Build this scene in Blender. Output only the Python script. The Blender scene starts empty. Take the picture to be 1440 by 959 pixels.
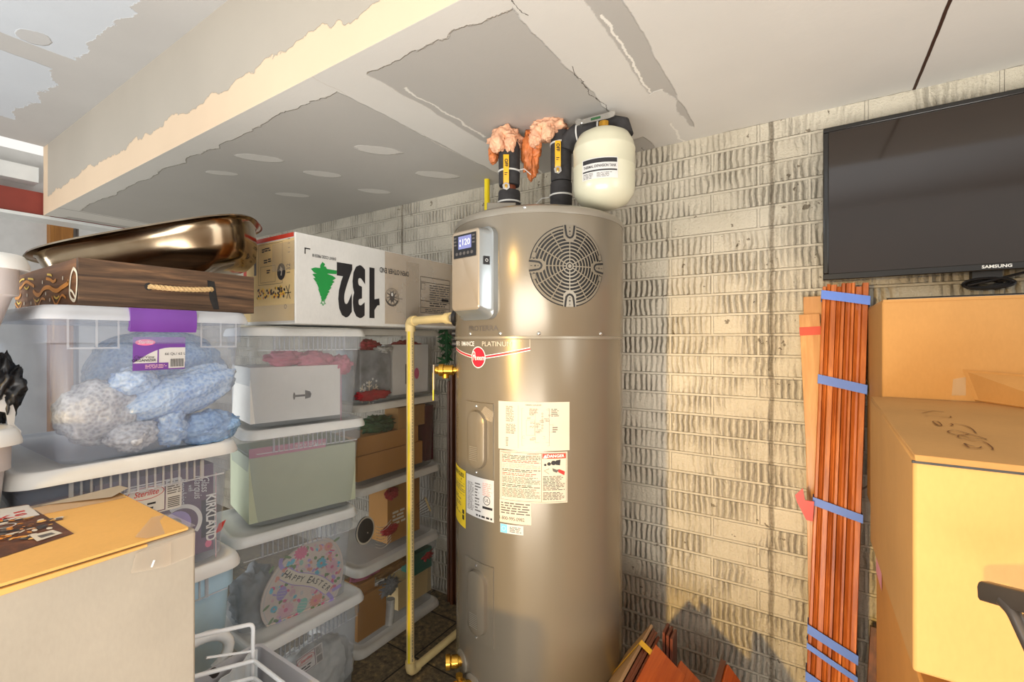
import bpy, math, random
from mathutils import Vector, Matrix, noise as mnoise
random.seed(7)
col = bpy.context.scene.collection
PI = math.pi
def rad(a): return math.radians(a)

# ------------------------------------------------------------------ camera
CAM_H, YAW, FPX = 1.45, 33.0, 648.0
cd = bpy.data.cameras.new('camera'); cam = bpy.data.objects.new('camera', cd); col.objects.link(cam)
cam.location = (0, 0, CAM_H); cam.rotation_euler = (rad(90), 0, rad(YAW))
cd.sensor_width = 36; cd.lens = 36*FPX/1440; cd.clip_start = .02
cd.shift_y = -1.5/1440
bpy.context.scene.camera = cam
_c, _s = math.cos(rad(YAW)), math.sin(rad(YAW))
def at(px, py, X=None, Y=None, Z=None, d=None, plane=None):
    """place in the room seen at a point of the photograph, on a given surface of the room"""
    u = (px-720)/FPX; r = Vector((-_s+u*_c, _c+u*_s, -(py-478)/FPX)); o = Vector((0, 0, CAM_H))
    if X is not None: d = X/r.x
    elif Y is not None: d = Y/r.y
    elif Z is not None: d = (Z-CAM_H)/r.z
    elif plane is not None: d = (plane[0]-o).dot(plane[1])/r.dot(plane[1])
    return o+r*d

# ------------------------------------------------------------------ materials
def lin(c):
    c = c/255.0
    return c/12.92 if c <= .04045 else ((c+.055)/1.055)**2.4
def rgb(r, g, b): return (lin(r), lin(g), lin(b), 1)
class NT:
    def __init__(s, name):
        s.m = bpy.data.materials.new(name); s.m.use_nodes = True; s.t = s.m.node_tree; s.n = s.t.nodes; s.n.clear()
        s.out = s.n.new('ShaderNodeOutputMaterial')
    def node(s, typ, **kw):
        n = s.n.new('ShaderNode'+typ)
        for k, v in kw.items():
            if hasattr(n, k): setattr(n, k, v)
            else: n.inputs[k].default_value = v
        return n
    def link(s, a, b): s.t.links.new(a, b)
    def math(s, op, a, b=None, c=None, clamp=False):
        n = s.n.new('ShaderNodeMath'); n.operation = op; n.use_clamp = clamp
        for i, v in enumerate((a, b, c)):
            if v is None: continue
            if isinstance(v, (int, float)): n.inputs[i].default_value = v
            else: s.link(v, n.inputs[i])
        return n.outputs[0]
    def coords(s, scale=(1, 1, 1), rot=(0, 0, 0)):
        tc = s.n.new('ShaderNodeTexCoord'); mp = s.n.new('ShaderNodeMapping')
        mp.inputs['Scale'].default_value = scale; mp.inputs['Rotation'].default_value = rot
        s.link(tc.outputs['Object'], mp.inputs['Vector']); return mp.outputs[0]
    def noise(s, vec, scale, detail=4, rough=.55, dist=0):
        n = s.node('TexNoise'); n.inputs['Scale'].default_value = scale; n.inputs['Detail'].default_value = detail
        n.inputs['Roughness'].default_value = rough; n.inputs['Distortion'].default_value = dist
        s.link(vec, n.inputs['Vector']); return n.outputs['Fac']
    def ramp(s, fac, stops):
        n = s.n.new('ShaderNodeValToRGB'); e = n.color_ramp.elements
        e[0].position, e[0].color = stops[0]; e[1].position, e[1].color = stops[-1]
        for p, c in stops[1:-1]:
            k = e.new(p); k.color = c
        s.link(fac, n.inputs[0]); return n.outputs[0]
    def mix(s, fac, a, b):
        n = s.n.new('ShaderNodeMix'); n.data_type = 'RGBA'
        for sock, v in ((n.inputs[0], fac), (n.inputs[6], a), (n.inputs[7], b)):
            if isinstance(v, (int, float, tuple)): sock.default_value = v
            else: s.link(v, sock)
        return n.outputs[2]
    def sstep(s, v, a, b):
        n = s.n.new('ShaderNodeMapRange'); n.interpolation_type = 'SMOOTHSTEP'
        s.link(v, n.inputs[0]); n.inputs[1].default_value = a; n.inputs[2].default_value = b
        return n.outputs[0]
    def bsdf(s, color, rough=.5, metal=0, spec=.5, bump=None, bstr=.2, bdist=.002, **kw):
        b = s.n.new('ShaderNodeBsdfPrincipled')
        if isinstance(color, tuple): b.inputs['Base Color'].default_value = color
        else: s.link(color, b.inputs['Base Color'])
        if isinstance(rough, (int, float)): b.inputs['Roughness'].default_value = rough
        else: s.link(rough, b.inputs['Roughness'])
        b.inputs['Metallic'].default_value = metal; b.inputs['Specular IOR Level'].default_value = spec
        for k, v in kw.items(): b.inputs[k].default_value = v
        if bump is not None:
            bn = s.n.new('ShaderNodeBump'); bn.inputs['Strength'].default_value = bstr; bn.inputs['Distance'].default_value = bdist
            s.link(bump, bn.inputs['Height']); s.link(bn.outputs[0], b.inputs['Normal'])
        return b
    def done(s, b):
        s.link(b.outputs[0], s.out.inputs[0]); return s.m
def plain(name, c, rough=.5, metal=0, spec=.5, var=.06, vs=8, bump=0, bs=60, **kw):
    t = NT(name); v = t.coords()
    n = t.noise(v, vs, 4)
    c0 = rgb(*c); lo = tuple(x*(1-var*2) for x in c0[:3])+(1,); hi = tuple(min(1, x*(1+var*2)) for x in c0[:3])+(1,)
    colr = t.ramp(n, [(.3, lo), (.7, hi)])
    bm = t.noise(v, bs, 3) if bump else None
    return t.done(t.bsdf(colr, rough, metal, spec, bm, bump or .1, **kw))
def wood(name, a, b, axis='Z', rough=.4, scale=1, knots=0.0):
    t = NT(name)
    sc = {'X': (1.2, 22, 22), 'Y': (22, 1.2, 22), 'Z': (22, 22, 1.2)}[axis]
    v = t.coords(tuple(x*scale for x in sc)); n = t.noise(v, 1.6, 6, .6, .6); n2 = t.noise(v, 7, 3)
    f = t.math('ADD', t.math('MULTIPLY', n, .8), t.math('MULTIPLY', n2, .2))
    cl = t.ramp(f, [(.3, rgb(*a)), (.52, rgb(*[(p+q)/2 for p, q in zip(a, b)])), (.72, rgb(*b))])
    return t.done(t.bsdf(cl, rough, 0, .4, n2, .25, .001))
def card(name, c, stripes=True):
    t = NT(name); v = t.coords(); n = t.noise(v, 5, 5); f = t.noise(t.coords((30, 30, 12)), 6, 3)
    k = rgb(*c); lo = tuple(x*.86 for x in k[:3])+(1,); hi = tuple(min(1, x*1.1) for x in k[:3])+(1,)
    cl = t.ramp(t.math('ADD', t.math('MULTIPLY', n, .75), t.math('MULTIPLY', f, .25)), [(.25, lo), (.75, hi)])
    return t.done(t.bsdf(cl, .75, 0, .25, f, .12, .001))
def clear_plastic(name, c, opac, rough=.25, tint=None, spec=.5):
    t = NT(name); v = t.coords()
    tr = t.node('BsdfTransparent'); tr.inputs[0].default_value = tint or (.97, .98, 1, 1)
    n = t.noise(v, 4, 4)
    b = t.bsdf(rgb(*c), rough, 0, spec)
    fac = t.math('ADD', t.math('MULTIPLY', n, opac*.6), opac*.7)
    mx = t.n.new('ShaderNodeMixShader'); t.link(fac, mx.inputs[0]); t.link(tr.outputs[0], mx.inputs[1]); t.link(b.outputs[0], mx.inputs[2])
    return t.done(mx)
def bubble(name, c, hi, opac=.9):
    t = NT(name); v = t.coords()
    vo = t.node('TexVoronoi'); vo.inputs['Scale'].default_value = 120; t.link(v, vo.inputs['Vector'])
    n = t.noise(v, 9, 5, .6, 1.0)
    cl = t.ramp(t.math('ADD', t.math('MULTIPLY', n, .85), t.math('MULTIPLY', vo.outputs['Distance'], .3)), [(.32, rgb(*c)), (.74, rgb(*hi))])  # pale end of the ramp paints sparkle onto the bubbles
    h = t.math('ADD', t.math('MULTIPLY', vo.outputs['Distance'], -.6), t.math('MULTIPLY', n, 1.2))
    b = t.bsdf(cl, .16, 0, .8, h, .8, .004)
    return t.done(b)

M = {}
M['white'] = plain('white_plastic', (226, 228, 226), .35, var=.03)
M['lid'] = plain('white_lid_plastic', (228, 227, 222), .32, var=.03)
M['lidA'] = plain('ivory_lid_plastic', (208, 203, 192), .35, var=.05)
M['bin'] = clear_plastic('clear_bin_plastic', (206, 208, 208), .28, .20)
M['binA'] = clear_plastic('warm_tint_clear_plastic', (160, 148, 130), .2, .20)  # brown of the contents and bounced warm light put into the plastic's colour
M['binC'] = clear_plastic('bluish_clear_plastic', (196, 206, 224), .28, .18)
M['binrib'] = clear_plastic('milky_rib_plastic', (225, 227, 230), .55, .25)
M['ribclear'] = clear_plastic('ribbed_clear_plastic', (206, 208, 212), .42, .2)
M['binblue'] = plain('pale_blue_plastic', (176, 208, 226), .4, var=.04)
M['bingrey'] = plain('grey_milky_plastic', (196, 188, 186), .4, var=.04)
M['totegrey'] = plain('grey_tote_plastic', (186, 184, 186), .4, var=.04)
M['purple'] = plain('purple_plastic', (112, 62, 150), .35, var=.05)
M['heater'] = plain('grey_enamel_steel', (130, 120, 104), .25, .3, .5, var=.015, vs=3)
M['heatlid'] = plain('grey_enamel_top', (146, 138, 124), .28, .3, .6, var=.015)
M['panel'] = plain('champagne_panel_plastic', (176, 160, 138), .25, .35, .6, var=.02)
M['panelside'] = plain('silver_panel_edge', (168, 172, 172), .2, .6, .6, var=.02)
M['black'] = plain('black_plastic', (24, 24, 26), .4, var=.1)
M['ink'] = plain('black_ink', (38, 36, 38), .6, var=.05)
M['greyink'] = plain('grey_ink', (92, 86, 82), .6, var=.05)
M['redink'] = plain('red_ink', (190, 52, 46), .5, var=.05)
M['pinkink'] = plain('faded_red_ink', (214, 158, 146), .6, var=.05)
M['whiteink'] = plain('white_ink', (236, 236, 232), .5, var=.02)
M['paper'] = plain('cream_label_paper', (206, 196, 178), .7, 0, .15, var=.02)
M['wpaper'] = plain('white_label_paper', (208, 205, 200), .7, 0, .15, var=.02)
M['yellow'] = plain('yellow_label', (240, 206, 40), .5, var=.03)
M['redtag'] = plain('red_label', (200, 48, 36), .5, var=.03)
M['rheemred'] = plain('red_enamel', (196, 40, 56), .3, var=.03)
M['bluelab'] = plain('blue_label', (120, 190, 226), .5, var=.03)
M['brass'] = plain('brass', (214, 164, 66), .25, .9, .5, var=.08)
M['steel'] = plain('bright_steel', (205, 203, 198), .22, .9, .5, var=.05)
M['insul'] = plain('black_foam_insulation', (62, 60, 60), .85, 0, .2, var=.12, vs=30, bump=.3, bs=160)
M['zip'] = plain('white_cable_tie', (214, 212, 206), .4, var=.03)
M['valve'] = plain('yellow_valve_handle', (236, 178, 36), .4, var=.04)
M['tank'] = plain('cream_tank_paint', (208, 204, 178), .25, 0, .6, var=.015)
M['foam'] = plain('pink_spray_foam', (238, 176, 140), .6, 0, .4, var=.16, vs=26, bump=.5, bs=90)
M['foamo'] = plain('orange_spray_foam', (206, 120, 66), .5, 0, .5, var=.2, vs=26, bump=.5, bs=90)
M['cpvc'] = plain('cream_cpvc', (238, 212, 150), .35, var=.04)
M['ystripe'] = plain('yellow_pipe_stripe', (240, 214, 30), .4, var=.03)
M['cardL'] = card('warm_lit_cardboard', (224, 172, 96))  # warm light on the left box's top is put into this orange
M['cardLs'] = card('grey_beige_cardboard', (172, 160, 142))
M['cardR'] = card('gold_cardboard', (184, 138, 82))
M['cardR2'] = card('orange_cardboard', (194, 138, 74))
M['card132'] = card('white_cardboard', (222, 220, 214))
M['kraft'] = card('taped_kraft', (222, 192, 136))
M['tape'] = clear_plastic('brown_packing_tape', (206, 182, 150), .45, .15)
M['ctape'] = clear_plastic('clear_packing_tape', (214, 196, 170), .3, .08, spec=.8)
M['dark'] = plain('flat_dark_fill', (26, 24, 22), .6, var=.4, vs=50)  # flat dark colour painting the shade inside the vent, holes and gaps
M['traywood'] = wood('dark_walnut_boards', (34, 25, 19), (150, 112, 78), 'Y', .55, 1.6)
M['trayside'] = wood('brown_painted_boards', (84, 52, 28), (156, 106, 62), 'X', .55)
M['orangep'] = plain('orange_paint', (218, 140, 46), .5, var=.06)
M['yellowp'] = plain('yellow_paint', (236, 196, 74), .5, var=.06)
M['whitep'] = plain('cream_paint', (244, 232, 206), .5, var=.03)
M['rope'] = plain('jute_rope', (206, 172, 120), .8, var=.14, vs=60, bump=.5, bs=120)
M['moulding'] = wood('cherry_moulding', (132, 60, 22), (212, 126, 60), 'Z', .35)
M['mouldlite'] = wood('honey_board', (176, 118, 66), (214, 166, 108), 'Z', .3)
M['floorboard'] = wood('orange_floorboard', (172, 72, 24), (222, 116, 54), 'Y', .32)
M['boardedge'] = wood('dark_board_edge', (72, 34, 24), (132, 72, 48), 'Y', .4)
M['boardback'] = wood('tan_board_back', (146, 116, 84), (180, 148, 112), 'Y', .6)
M['darkwood'] = wood('dark_moulding', (48, 24, 14), (134, 78, 40), 'Z', .45)
M['bluetape'] = plain('blue_masking_tape', (86, 122, 206), .5, var=.05)
M['redtape'] = plain('red_tape', (196, 56, 34), .4, var=.08)
M['ytape'] = plain('yellow_tape', (232, 184, 48), .45, var=.05)
M['greenink'] = plain('green_ink', (36, 150, 70), .5, var=.04)
M['hazard'] = plain('danger_red', (206, 66, 44), .5, var=.03)
M['stud'] = wood('pine_stud', (120, 76, 30), (176, 122, 58), 'Z', .6)
M['steelred'] = plain('red_oxide_steel', (140, 58, 46), .5, var=.06)
M['wire'] = plain('white_coated_wire', (232, 234, 234), .3, var=.02)
M['blackmetal'] = plain('black_metal', (70, 64, 60), .35, .4, var=.1)
M['tvframe'] = plain('black_tv_plastic', (26, 25, 24), .18, 0, .6, var=.05)
M['screen'] = plain('dark_glass_screen', (32, 21, 13), .07, 0, .7, var=.05)  # brownish reflections of the room are put into the base colour
M['lcd'] = None
t = NT('lcd_glow'); e = t.node('Emission'); e.inputs[0].default_value = rgb(170, 172, 226); e.inputs[1].default_value = .75
M['lcd'] = t.done(e)
M['bubblue'] = bubble('blue_bubble_wrap', (104, 158, 226), (214, 234, 252))
M['bubdeep'] = bubble('deep_blue_bubble_wrap', (100, 152, 212), (180, 212, 244))
M['bubclear'] = bubble('silver_bubble_wrap', (128, 130, 138), (240, 240, 240))
M['pinkcloth'] = plain('rose_cloth', (206, 120, 138), .9, var=.16, vs=14)
M['redcloth'] = plain('red_cloth', (176, 42, 48), .85, var=.2, vs=20)
M['whitecloth'] = plain('white_cloth', (214, 212, 204), .9, var=.12, vs=14)
M['greycloth'] = plain('grey_cloth', (150, 152, 152), .9, var=.25, vs=10)
M['whitebox'] = card('white_paperboard', (240, 236, 228))
M['sage'] = plain('sage_green_board', (196, 200, 170), .6, var=.03)
M['pinkstrip'] = plain('pink_band', (214, 142, 164), .6, var=.03)
M['kirk'] = plain('plum_carton', (104, 76, 98), .45, var=.14, vs=6)
M['kirkdark'] = plain('maroon_carton', (84, 34, 36), .6, var=.1)
M['leaf'] = plain('green_foliage', (40, 86, 46), .6, var=.25, vs=20)
M['teal'] = plain('teal_box', (40, 110, 92), .6, var=.1)
M['pinkfl'] = plain('pink_petal', (232, 112, 150), .6, var=.1)
M['palepink'] = plain('pale_pink_petal', (238, 188, 196), .6, var=.08)
M['peachfl'] = plain('peach_petal', (236, 160, 138), .6, var=.1)
M['aqua'] = plain('aqua_petal', (104, 200, 224), .6, var=.1)
M['lilac'] = plain('lilac_egg', (180, 160, 222), .5, var=.08)
M['mint'] = plain('mint_egg', (142, 206, 186), .5, var=.08)
M['leafl'] = plain('olive_leaf', (116, 150, 92), .6, var=.12)
M['plaque'] = plain('cream_plaque', (232, 214, 198), .6, var=.04)
M['copper'] = plain('brown_copper', (150, 80, 54), .4, .5, var=.1)

# basin: burnished steel
t = NT('burnished_steel'); v = t.coords((1, 1, 1)); n = t.noise(v, 5, 3)
M['basin'] = t.done(t.bsdf(t.ramp(n, [(.3, rgb(120, 98, 74)), (.7, rgb(190, 172, 146))]), .16, 1.0, .5))

# painted concrete wall cast with a combed brick pattern
def brick_material():
    t = NT('painted_combed_brick'); tc = t.n.new('ShaderNodeTexCoord'); sp = t.n.new('ShaderNodeSeparateXYZ'); t.link(tc.outputs['Object'], sp.inputs[0])
    X, Z = sp.outputs[0], sp.outputs[2]
    cb = t.n.new('ShaderNodeCombineXYZ'); t.link(t.math('ADD', X, 10.07), cb.inputs[0]); t.link(t.math('ADD', Z, 10*.0815-.003), cb.inputs[1])
    wob = t.noise(cb.outputs[0], 14, 2)
    br = t.n.new('ShaderNodeTexBrick'); t.link(cb.outputs[0], br.inputs['Vector'])
    br.inputs['Scale'].default_value = 1; br.inputs['Brick Width'].default_value = .33; br.inputs['Row Height'].default_value = .0815
    br.inputs['Mortar Size'].default_value = .0065; br.inputs['Mortar Smooth'].default_value = .4; br.offset = .5
    br.inputs['Color1'].default_value = (0, 0, 0, 1); br.inputs['Color2'].default_value = (1, 1, 1, 1)
    mort = br.outputs['Fac']
    rnd = t.n.new('ShaderNodeSeparateColor'); t.link(br.outputs['Color'], rnd.inputs[0])
    # combing: vertical ripples, each brick with its own wander
    lv = t.n.new('ShaderNodeCombineXYZ')
    row = t.math('FLOOR', t.math('DIVIDE', t.math('ADD', Z, 10*.0815-.003), .0815))
    nz = t.n.new('ShaderNodeCombineXYZ'); t.link(t.math('MULTIPLY', X, 9), nz.inputs[0]); t.link(t.math('MULTIPLY', row, 3.71), nz.inputs[1]); t.link(t.math('MULTIPLY', Z, 7), nz.inputs[2])
    wander = t.noise(nz.outputs[0], 1.4, 3)
    ph = t.math('ADD', t.math('MULTIPLY', X, 2*PI/.0225), t.math('MULTIPLY', wander, 9))
    rip = t.math('MULTIPLY_ADD', t.math('SINE', ph), .5, .5)
    rip = t.math('POWER', rip, .62)
    amp = t.sstep(t.noise(nz.outputs[0], .55, 2), .30, .62)
    grit = t.noise(tc.outputs['Object'], 120, 4, .65)
    inb = t.math('SUBTRACT', 1, mort)
    groove = t.math('MULTIPLY', t.math('MULTIPLY', t.math('SUBTRACT', 1, rip), inb), amp)
    h = t.math('SUBTRACT', t.math('MULTIPLY', mort, .35), t.math('MULTIPLY', groove, .95))
    h = t.math('ADD', h, t.math('MULTIPLY', grit, .5))
    # form joints of the pour
    sj = None
    for x0 in (-.1265, -1.114, -2.10):
        dx = t.math('ABSOLUTE', t.math('SUBTRACT', t.math('ADD', X, t.math('MULTIPLY', t.math('SUBTRACT', wob, .5), .012)), x0))
        s_ = t.math('SUBTRACT', 1, t.sstep(dx, .002, .012))
        sj = s_ if sj is None else t.math('MAXIMUM', sj, s_)
    h = t.math('SUBTRACT', h, t.math('MULTIPLY', sj, .5))
    # paint: pale grey, missed in the deepest grooves and pits
    big = t.noise(tc.outputs['Object'], 1.7, 4)
    paint = t.ramp(big, [(.3, rgb(196, 186, 164)), (.7, rgb(224, 214, 193))])
    pits = t.math('GREATER_THAN', t.math('ADD', t.noise(tc.outputs['Object'], 26, 3, .6), t.math('MULTIPLY', t.noise(tc.outputs['Object'], 2.3, 2), .25)), .815)
    deep = t.math('MULTIPLY', t.sstep(t.math('ADD', groove, t.math('MULTIPLY', grit, .55)), .86, 1.3), .55)
    soil_shade = t.math('MAXIMUM', t.math('MAXIMUM', deep, t.math('MULTIPLY', pits, .8)), t.math('MULTIPLY', sj, t.math('ADD', .25, t.math('MULTIPLY', grit, .9))), clamp=True)
    under = t.math('MULTIPLY', t.sstep(t.math('FRACT', t.math('DIVIDE', t.math('ADD', Z, 10*.0815-.003-.0062), .0815)), .94, .99), .2)  # dark edge along each mortar ridge: shade put into the colour
    soil_shade = t.math('MAXIMUM', soil_shade, under)
    # the left stretch of the wall was painted thinly, so the concrete shows through
    thin = t.math('MULTIPLY', t.math('SUBTRACT', 1, t.sstep(X, -1.75, -.95)), t.math('MULTIPLY', grit, .75))
    colr = t.mix(thin, paint, rgb(142, 136, 126))
    colr = t.mix(soil_shade, colr, rgb(110, 96, 76))
    return t.done(t.bsdf(colr, .62, 0, .35, h, 1.0, .017))
M['brick'] = brick_material()

def drywall(name, plane, bands, ells, base, mud, extra=None):
    """gypsum board with lighter joint-compound bands and daubs (fixed to the board; some bands also hold painted-in light)"""
    t = NT(name); tc = t.n.new('ShaderNodeTexCoord'); sp = t.n.new('ShaderNodeSeparateXYZ'); t.link(tc.outputs['Object'], sp.inputs[0])
    A, B = (sp.outputs[0], sp.outputs[1]) if plane == 'XY' else (sp.outputs[0], sp.outputs[2])
    n1 = t.math('SUBTRACT', t.noise(tc.outputs['Object'], 5, 6, .62), .5)
    n2 = t.noise(tc.outputs['Object'], 2.2, 5); fine = t.noise(tc.outputs['Object'], 70, 4)
    mask = None
    for (x1, y1, x2, y2, hw, jag) in bands:
        L = math.hypot(x2-x1, y2-y1); dx, dy = (x2-x1)/L, (y2-y1)/L
        ta = t.math('ADD', t.math('MULTIPLY', t.math('SUBTRACT', A, x1), dx), t.math('MULTIPLY', t.math('SUBTRACT', B, y1), dy))
        pe = t.math('ADD', t.math('MULTIPLY', t.math('SUBTRACT', A, x1), -dy), t.math('MULTIPLY', t.math('SUBTRACT', B, y1), dx))
        pe = t.math('ADD', t.math('ABSOLUTE', pe), t.math('MULTIPLY', n1, jag))
        en = t.math('ABSOLUTE', t.math('SUBTRACT', t.math('ADD', ta, t.math('MULTIPLY', n1, jag)), L/2))
        k = t.math('MULTIPLY', t.math('SUBTRACT', 1, t.sstep(pe, hw-.003, hw+.003)), t.math('SUBTRACT', 1, t.sstep(en, L/2-.003, L/2+.003)))
        mask = k if mask is None else t.math('MAXIMUM', mask, k)
    for (cx, cy, a, b, an) in ells:
        ca, sa = math.cos(an), math.sin(an)
        p = t.math('ADD', t.math('MULTIPLY', t.math('SUBTRACT', A, cx), ca/a), t.math('MULTIPLY', t.math('SUBTRACT', B, cy), sa/a))
        q = t.math('ADD', t.math('MULTIPLY', t.math('SUBTRACT', A, cx), -sa/b), t.math('MULTIPLY', t.math('SUBTRACT', B, cy), ca/b))
        r = t.math('ADD', t.math('ADD', t.math('MULTIPLY', p, p), t.math('MULTIPLY', q, q)), t.math('MULTIPLY', n1, 2.6))
        k = t.math('MULTIPLY', t.math('SUBTRACT', 1, t.sstep(r, .9, 1.1)), .8)
        mask = k if mask is None else t.math('MAXIMUM', mask, k)
    bc = t.mix(t.sstep(n2, .3, .7), tuple(x*.95 for x in rgb(*base)[:3])+(1,), rgb(*base))
    mc = t.mix(t.sstep(n2, .3, .7), tuple(x*.95 for x in rgb(*mud)[:3])+(1,), rgb(*mud))
    cl = t.mix(mask, bc, mc)
    if extra: cl = extra(t, A, B, n1, cl)
    h = t.math('ADD', t.math('MULTIPLY', mask, 1.2), t.math('ADD', t.math('MULTIPLY', fine, .12), t.math('MULTIPLY', n1, .5)))
    return t.done(t.bsdf(cl, .7, 0, .3, h, .6, .004))
def lower_extra(t, A, B, n1, cl):
    d = t.math('ABSOLUTE', t.math('SUBTRACT', t.math('ADD', A, t.math('MULTIPLY', n1, .006)), .284))
    cl = t.mix(t.math('SUBTRACT', 1, t.sstep(d, .0035, .0055)), cl, rgb(66, 42, 30))
    # open seams beside the taped joints, and loose tape edges
    for x0, c0, w in ((-.612, (96, 88, 80), .0013), (-1.12, (228, 224, 214), .0045), (-1.318, (206, 200, 190), .0025), (-.452, (236, 232, 222), .004)):
        d = t.math('ABSOLUTE', t.math('SUBTRACT', t.math('ADD', A, t.math('MULTIPLY', n1, .10)), x0))
        k = t.math('MULTIPLY', t.math('SUBTRACT', 1, t.sstep(d, w*.6, w*1.4)), t.math('GREATER_THAN', t.math('SINE', t.math('MULTIPLY_ADD', B, 9, x0*9)), -.4))
        cl = t.mix(k, cl, rgb(*c0))
    d = t.math('ABSOLUTE', t.math('SUBTRACT', t.math('ADD', A, t.math('MULTIPLY', n1, .02)), -3.95))
    cl = t.mix(t.math('SUBTRACT', 1, t.sstep(d, .002, .005)), cl, rgb(120, 116, 112))
    sp = t.node('TexVoronoi'); sp.inputs['Scale'].default_value = 3.1
    cb = t.n.new('ShaderNodeCombineXYZ'); t.link(A, cb.inputs[0]); t.link(B, cb.inputs[1]); t.link(cb.outputs[0], sp.inputs['Vector'])
    return t.mix(t.math('LESS_THAN', sp.outputs['Distance'], .018), cl, rgb(92, 86, 78))
M['ceil_low'] = drywall('gypsum_taped_low', 'XY',
    [(-4.3, .90, .9, .90, .06, .12), (-1.24, .86, -1.22, 2.0, .082, .05), (-.545, .86, -.535, 1.86, .078, .06), (-.50, 1.55, -.47, 2.0, .09, .12), (.55, .86, .55, 2.0, .93, .05), (-4.05, .86, -4.05, 2.0, .12, .05)],  # the widest band paints the brighter lighting of the right side as compound
    [(-2.094, 1.143, .10, .042, .9), (-2.039, 1.415, .085, .036, .9), (-1.573, 1.378, .105, .042, .9), (-2.475, 1.521, .09, .036, .8), (-2.031, 1.735, .085, .036, .9), (-1.573, 1.729, .10, .04, .9), (-2.45, 1.13, .07, .03, .8)],
    (184, 180, 173), (218, 214, 206), lower_extra)
M['soffit'] = drywall('gypsum_taped_soffit', 'XZ', [(-4.3, 2.33, .9, 2.33, .075, .16), (-4.22, 2.2, -4.22, 2.8, .05, .03)], [(-1.2, 2.6, .1, .05, .2)], (172, 163, 149), (214, 189, 159))  # peach of the compound band also holds warm light put into the colour
M['ceil_up'] = drywall('gypsum_taped_high', 'XY', [(-4.6, .80, .9, .80, .13, .2), (-2.91, -.8, -2.90, .9, .085, .04), (-4.1, -.8, -4.0, .9, .14, .2)], [(-2.75, .53, .07, .05, .2), (-2.2, .45, .1, .05, .4)], (208, 213, 219), (196, 193, 189))
t = NT('slate_floor_tile'); tc = t.n.new('ShaderNodeTexCoord'); br = t.n.new('ShaderNodeTexBrick'); t.link(tc.outputs['Object'], br.inputs['Vector'])
br.inputs['Scale'].default_value = 1; br.inputs['Brick Width'].default_value = .305; br.inputs['Row Height'].default_value = .305; br.inputs['Mortar Size'].default_value = .004; br.offset = 0
nz = t.noise(tc.outputs['Object'], 38, 6, .7); nz2 = t.noise(tc.outputs['Object'], 260, 2)
cl = t.ramp(nz, [(.35, rgb(76, 67, 54)), (.56, rgb(130, 114, 88)), (.75, rgb(196, 168, 110))])
cl = t.mix(br.outputs['Fac'], cl, rgb(40, 36, 30))
M['floor'] = t.done(t.bsdf(cl, .55, 0, .4, t.math('SUBTRACT', nz2, br.outputs['Fac']), .4, .003))
M['greywall'] = plain('grey_gypsum', (190, 190, 188), .8, var=.04)

# ------------------------------------------------------------------ mesh tools
_txt = {}
def text_geo(s, size, bold=0.0, shear=0.0, sx=1.0, align='CENTER', spacing=1.0):
    key = (s, bold, shear, align, spacing)
    if key not in _txt:
        c = bpy.data.curves.new('lettering', 'FONT'); c.body = s; c.size = 1; c.align_x = align; c.align_y = 'CENTER'
        c.offset = bold; c.shear = shear; c.resolution_u = 3; c.space_character = spacing
        o = bpy.data.objects.new('lettering', c); col.objects.link(o)
        bpy.context.view_layer.update()
        me = bpy.data.meshes.new_from_object(o.evaluated_get(bpy.context.evaluated_depsgraph_get()))
        _txt[key] = ([(v.co.x, v.co.y) for v in me.vertices], [tuple(p.vertices) for p in me.polygons])
        bpy.data.objects.remove(o); bpy.data.curves.remove(c); bpy.data.meshes.remove(me)
    v, f = _txt[key]
    return [(x*size*sx, y*size) for x, y in v], f
def plane_frame(o, ux, uz, off=.0008):
    o = Vector(o); ux = Vector(ux).normalized(); uz = Vector(uz).normalized(); n = ux.cross(uz)
    return lambda u, v, h=0: o+ux*u+uz*v+n*(off+h)
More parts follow.
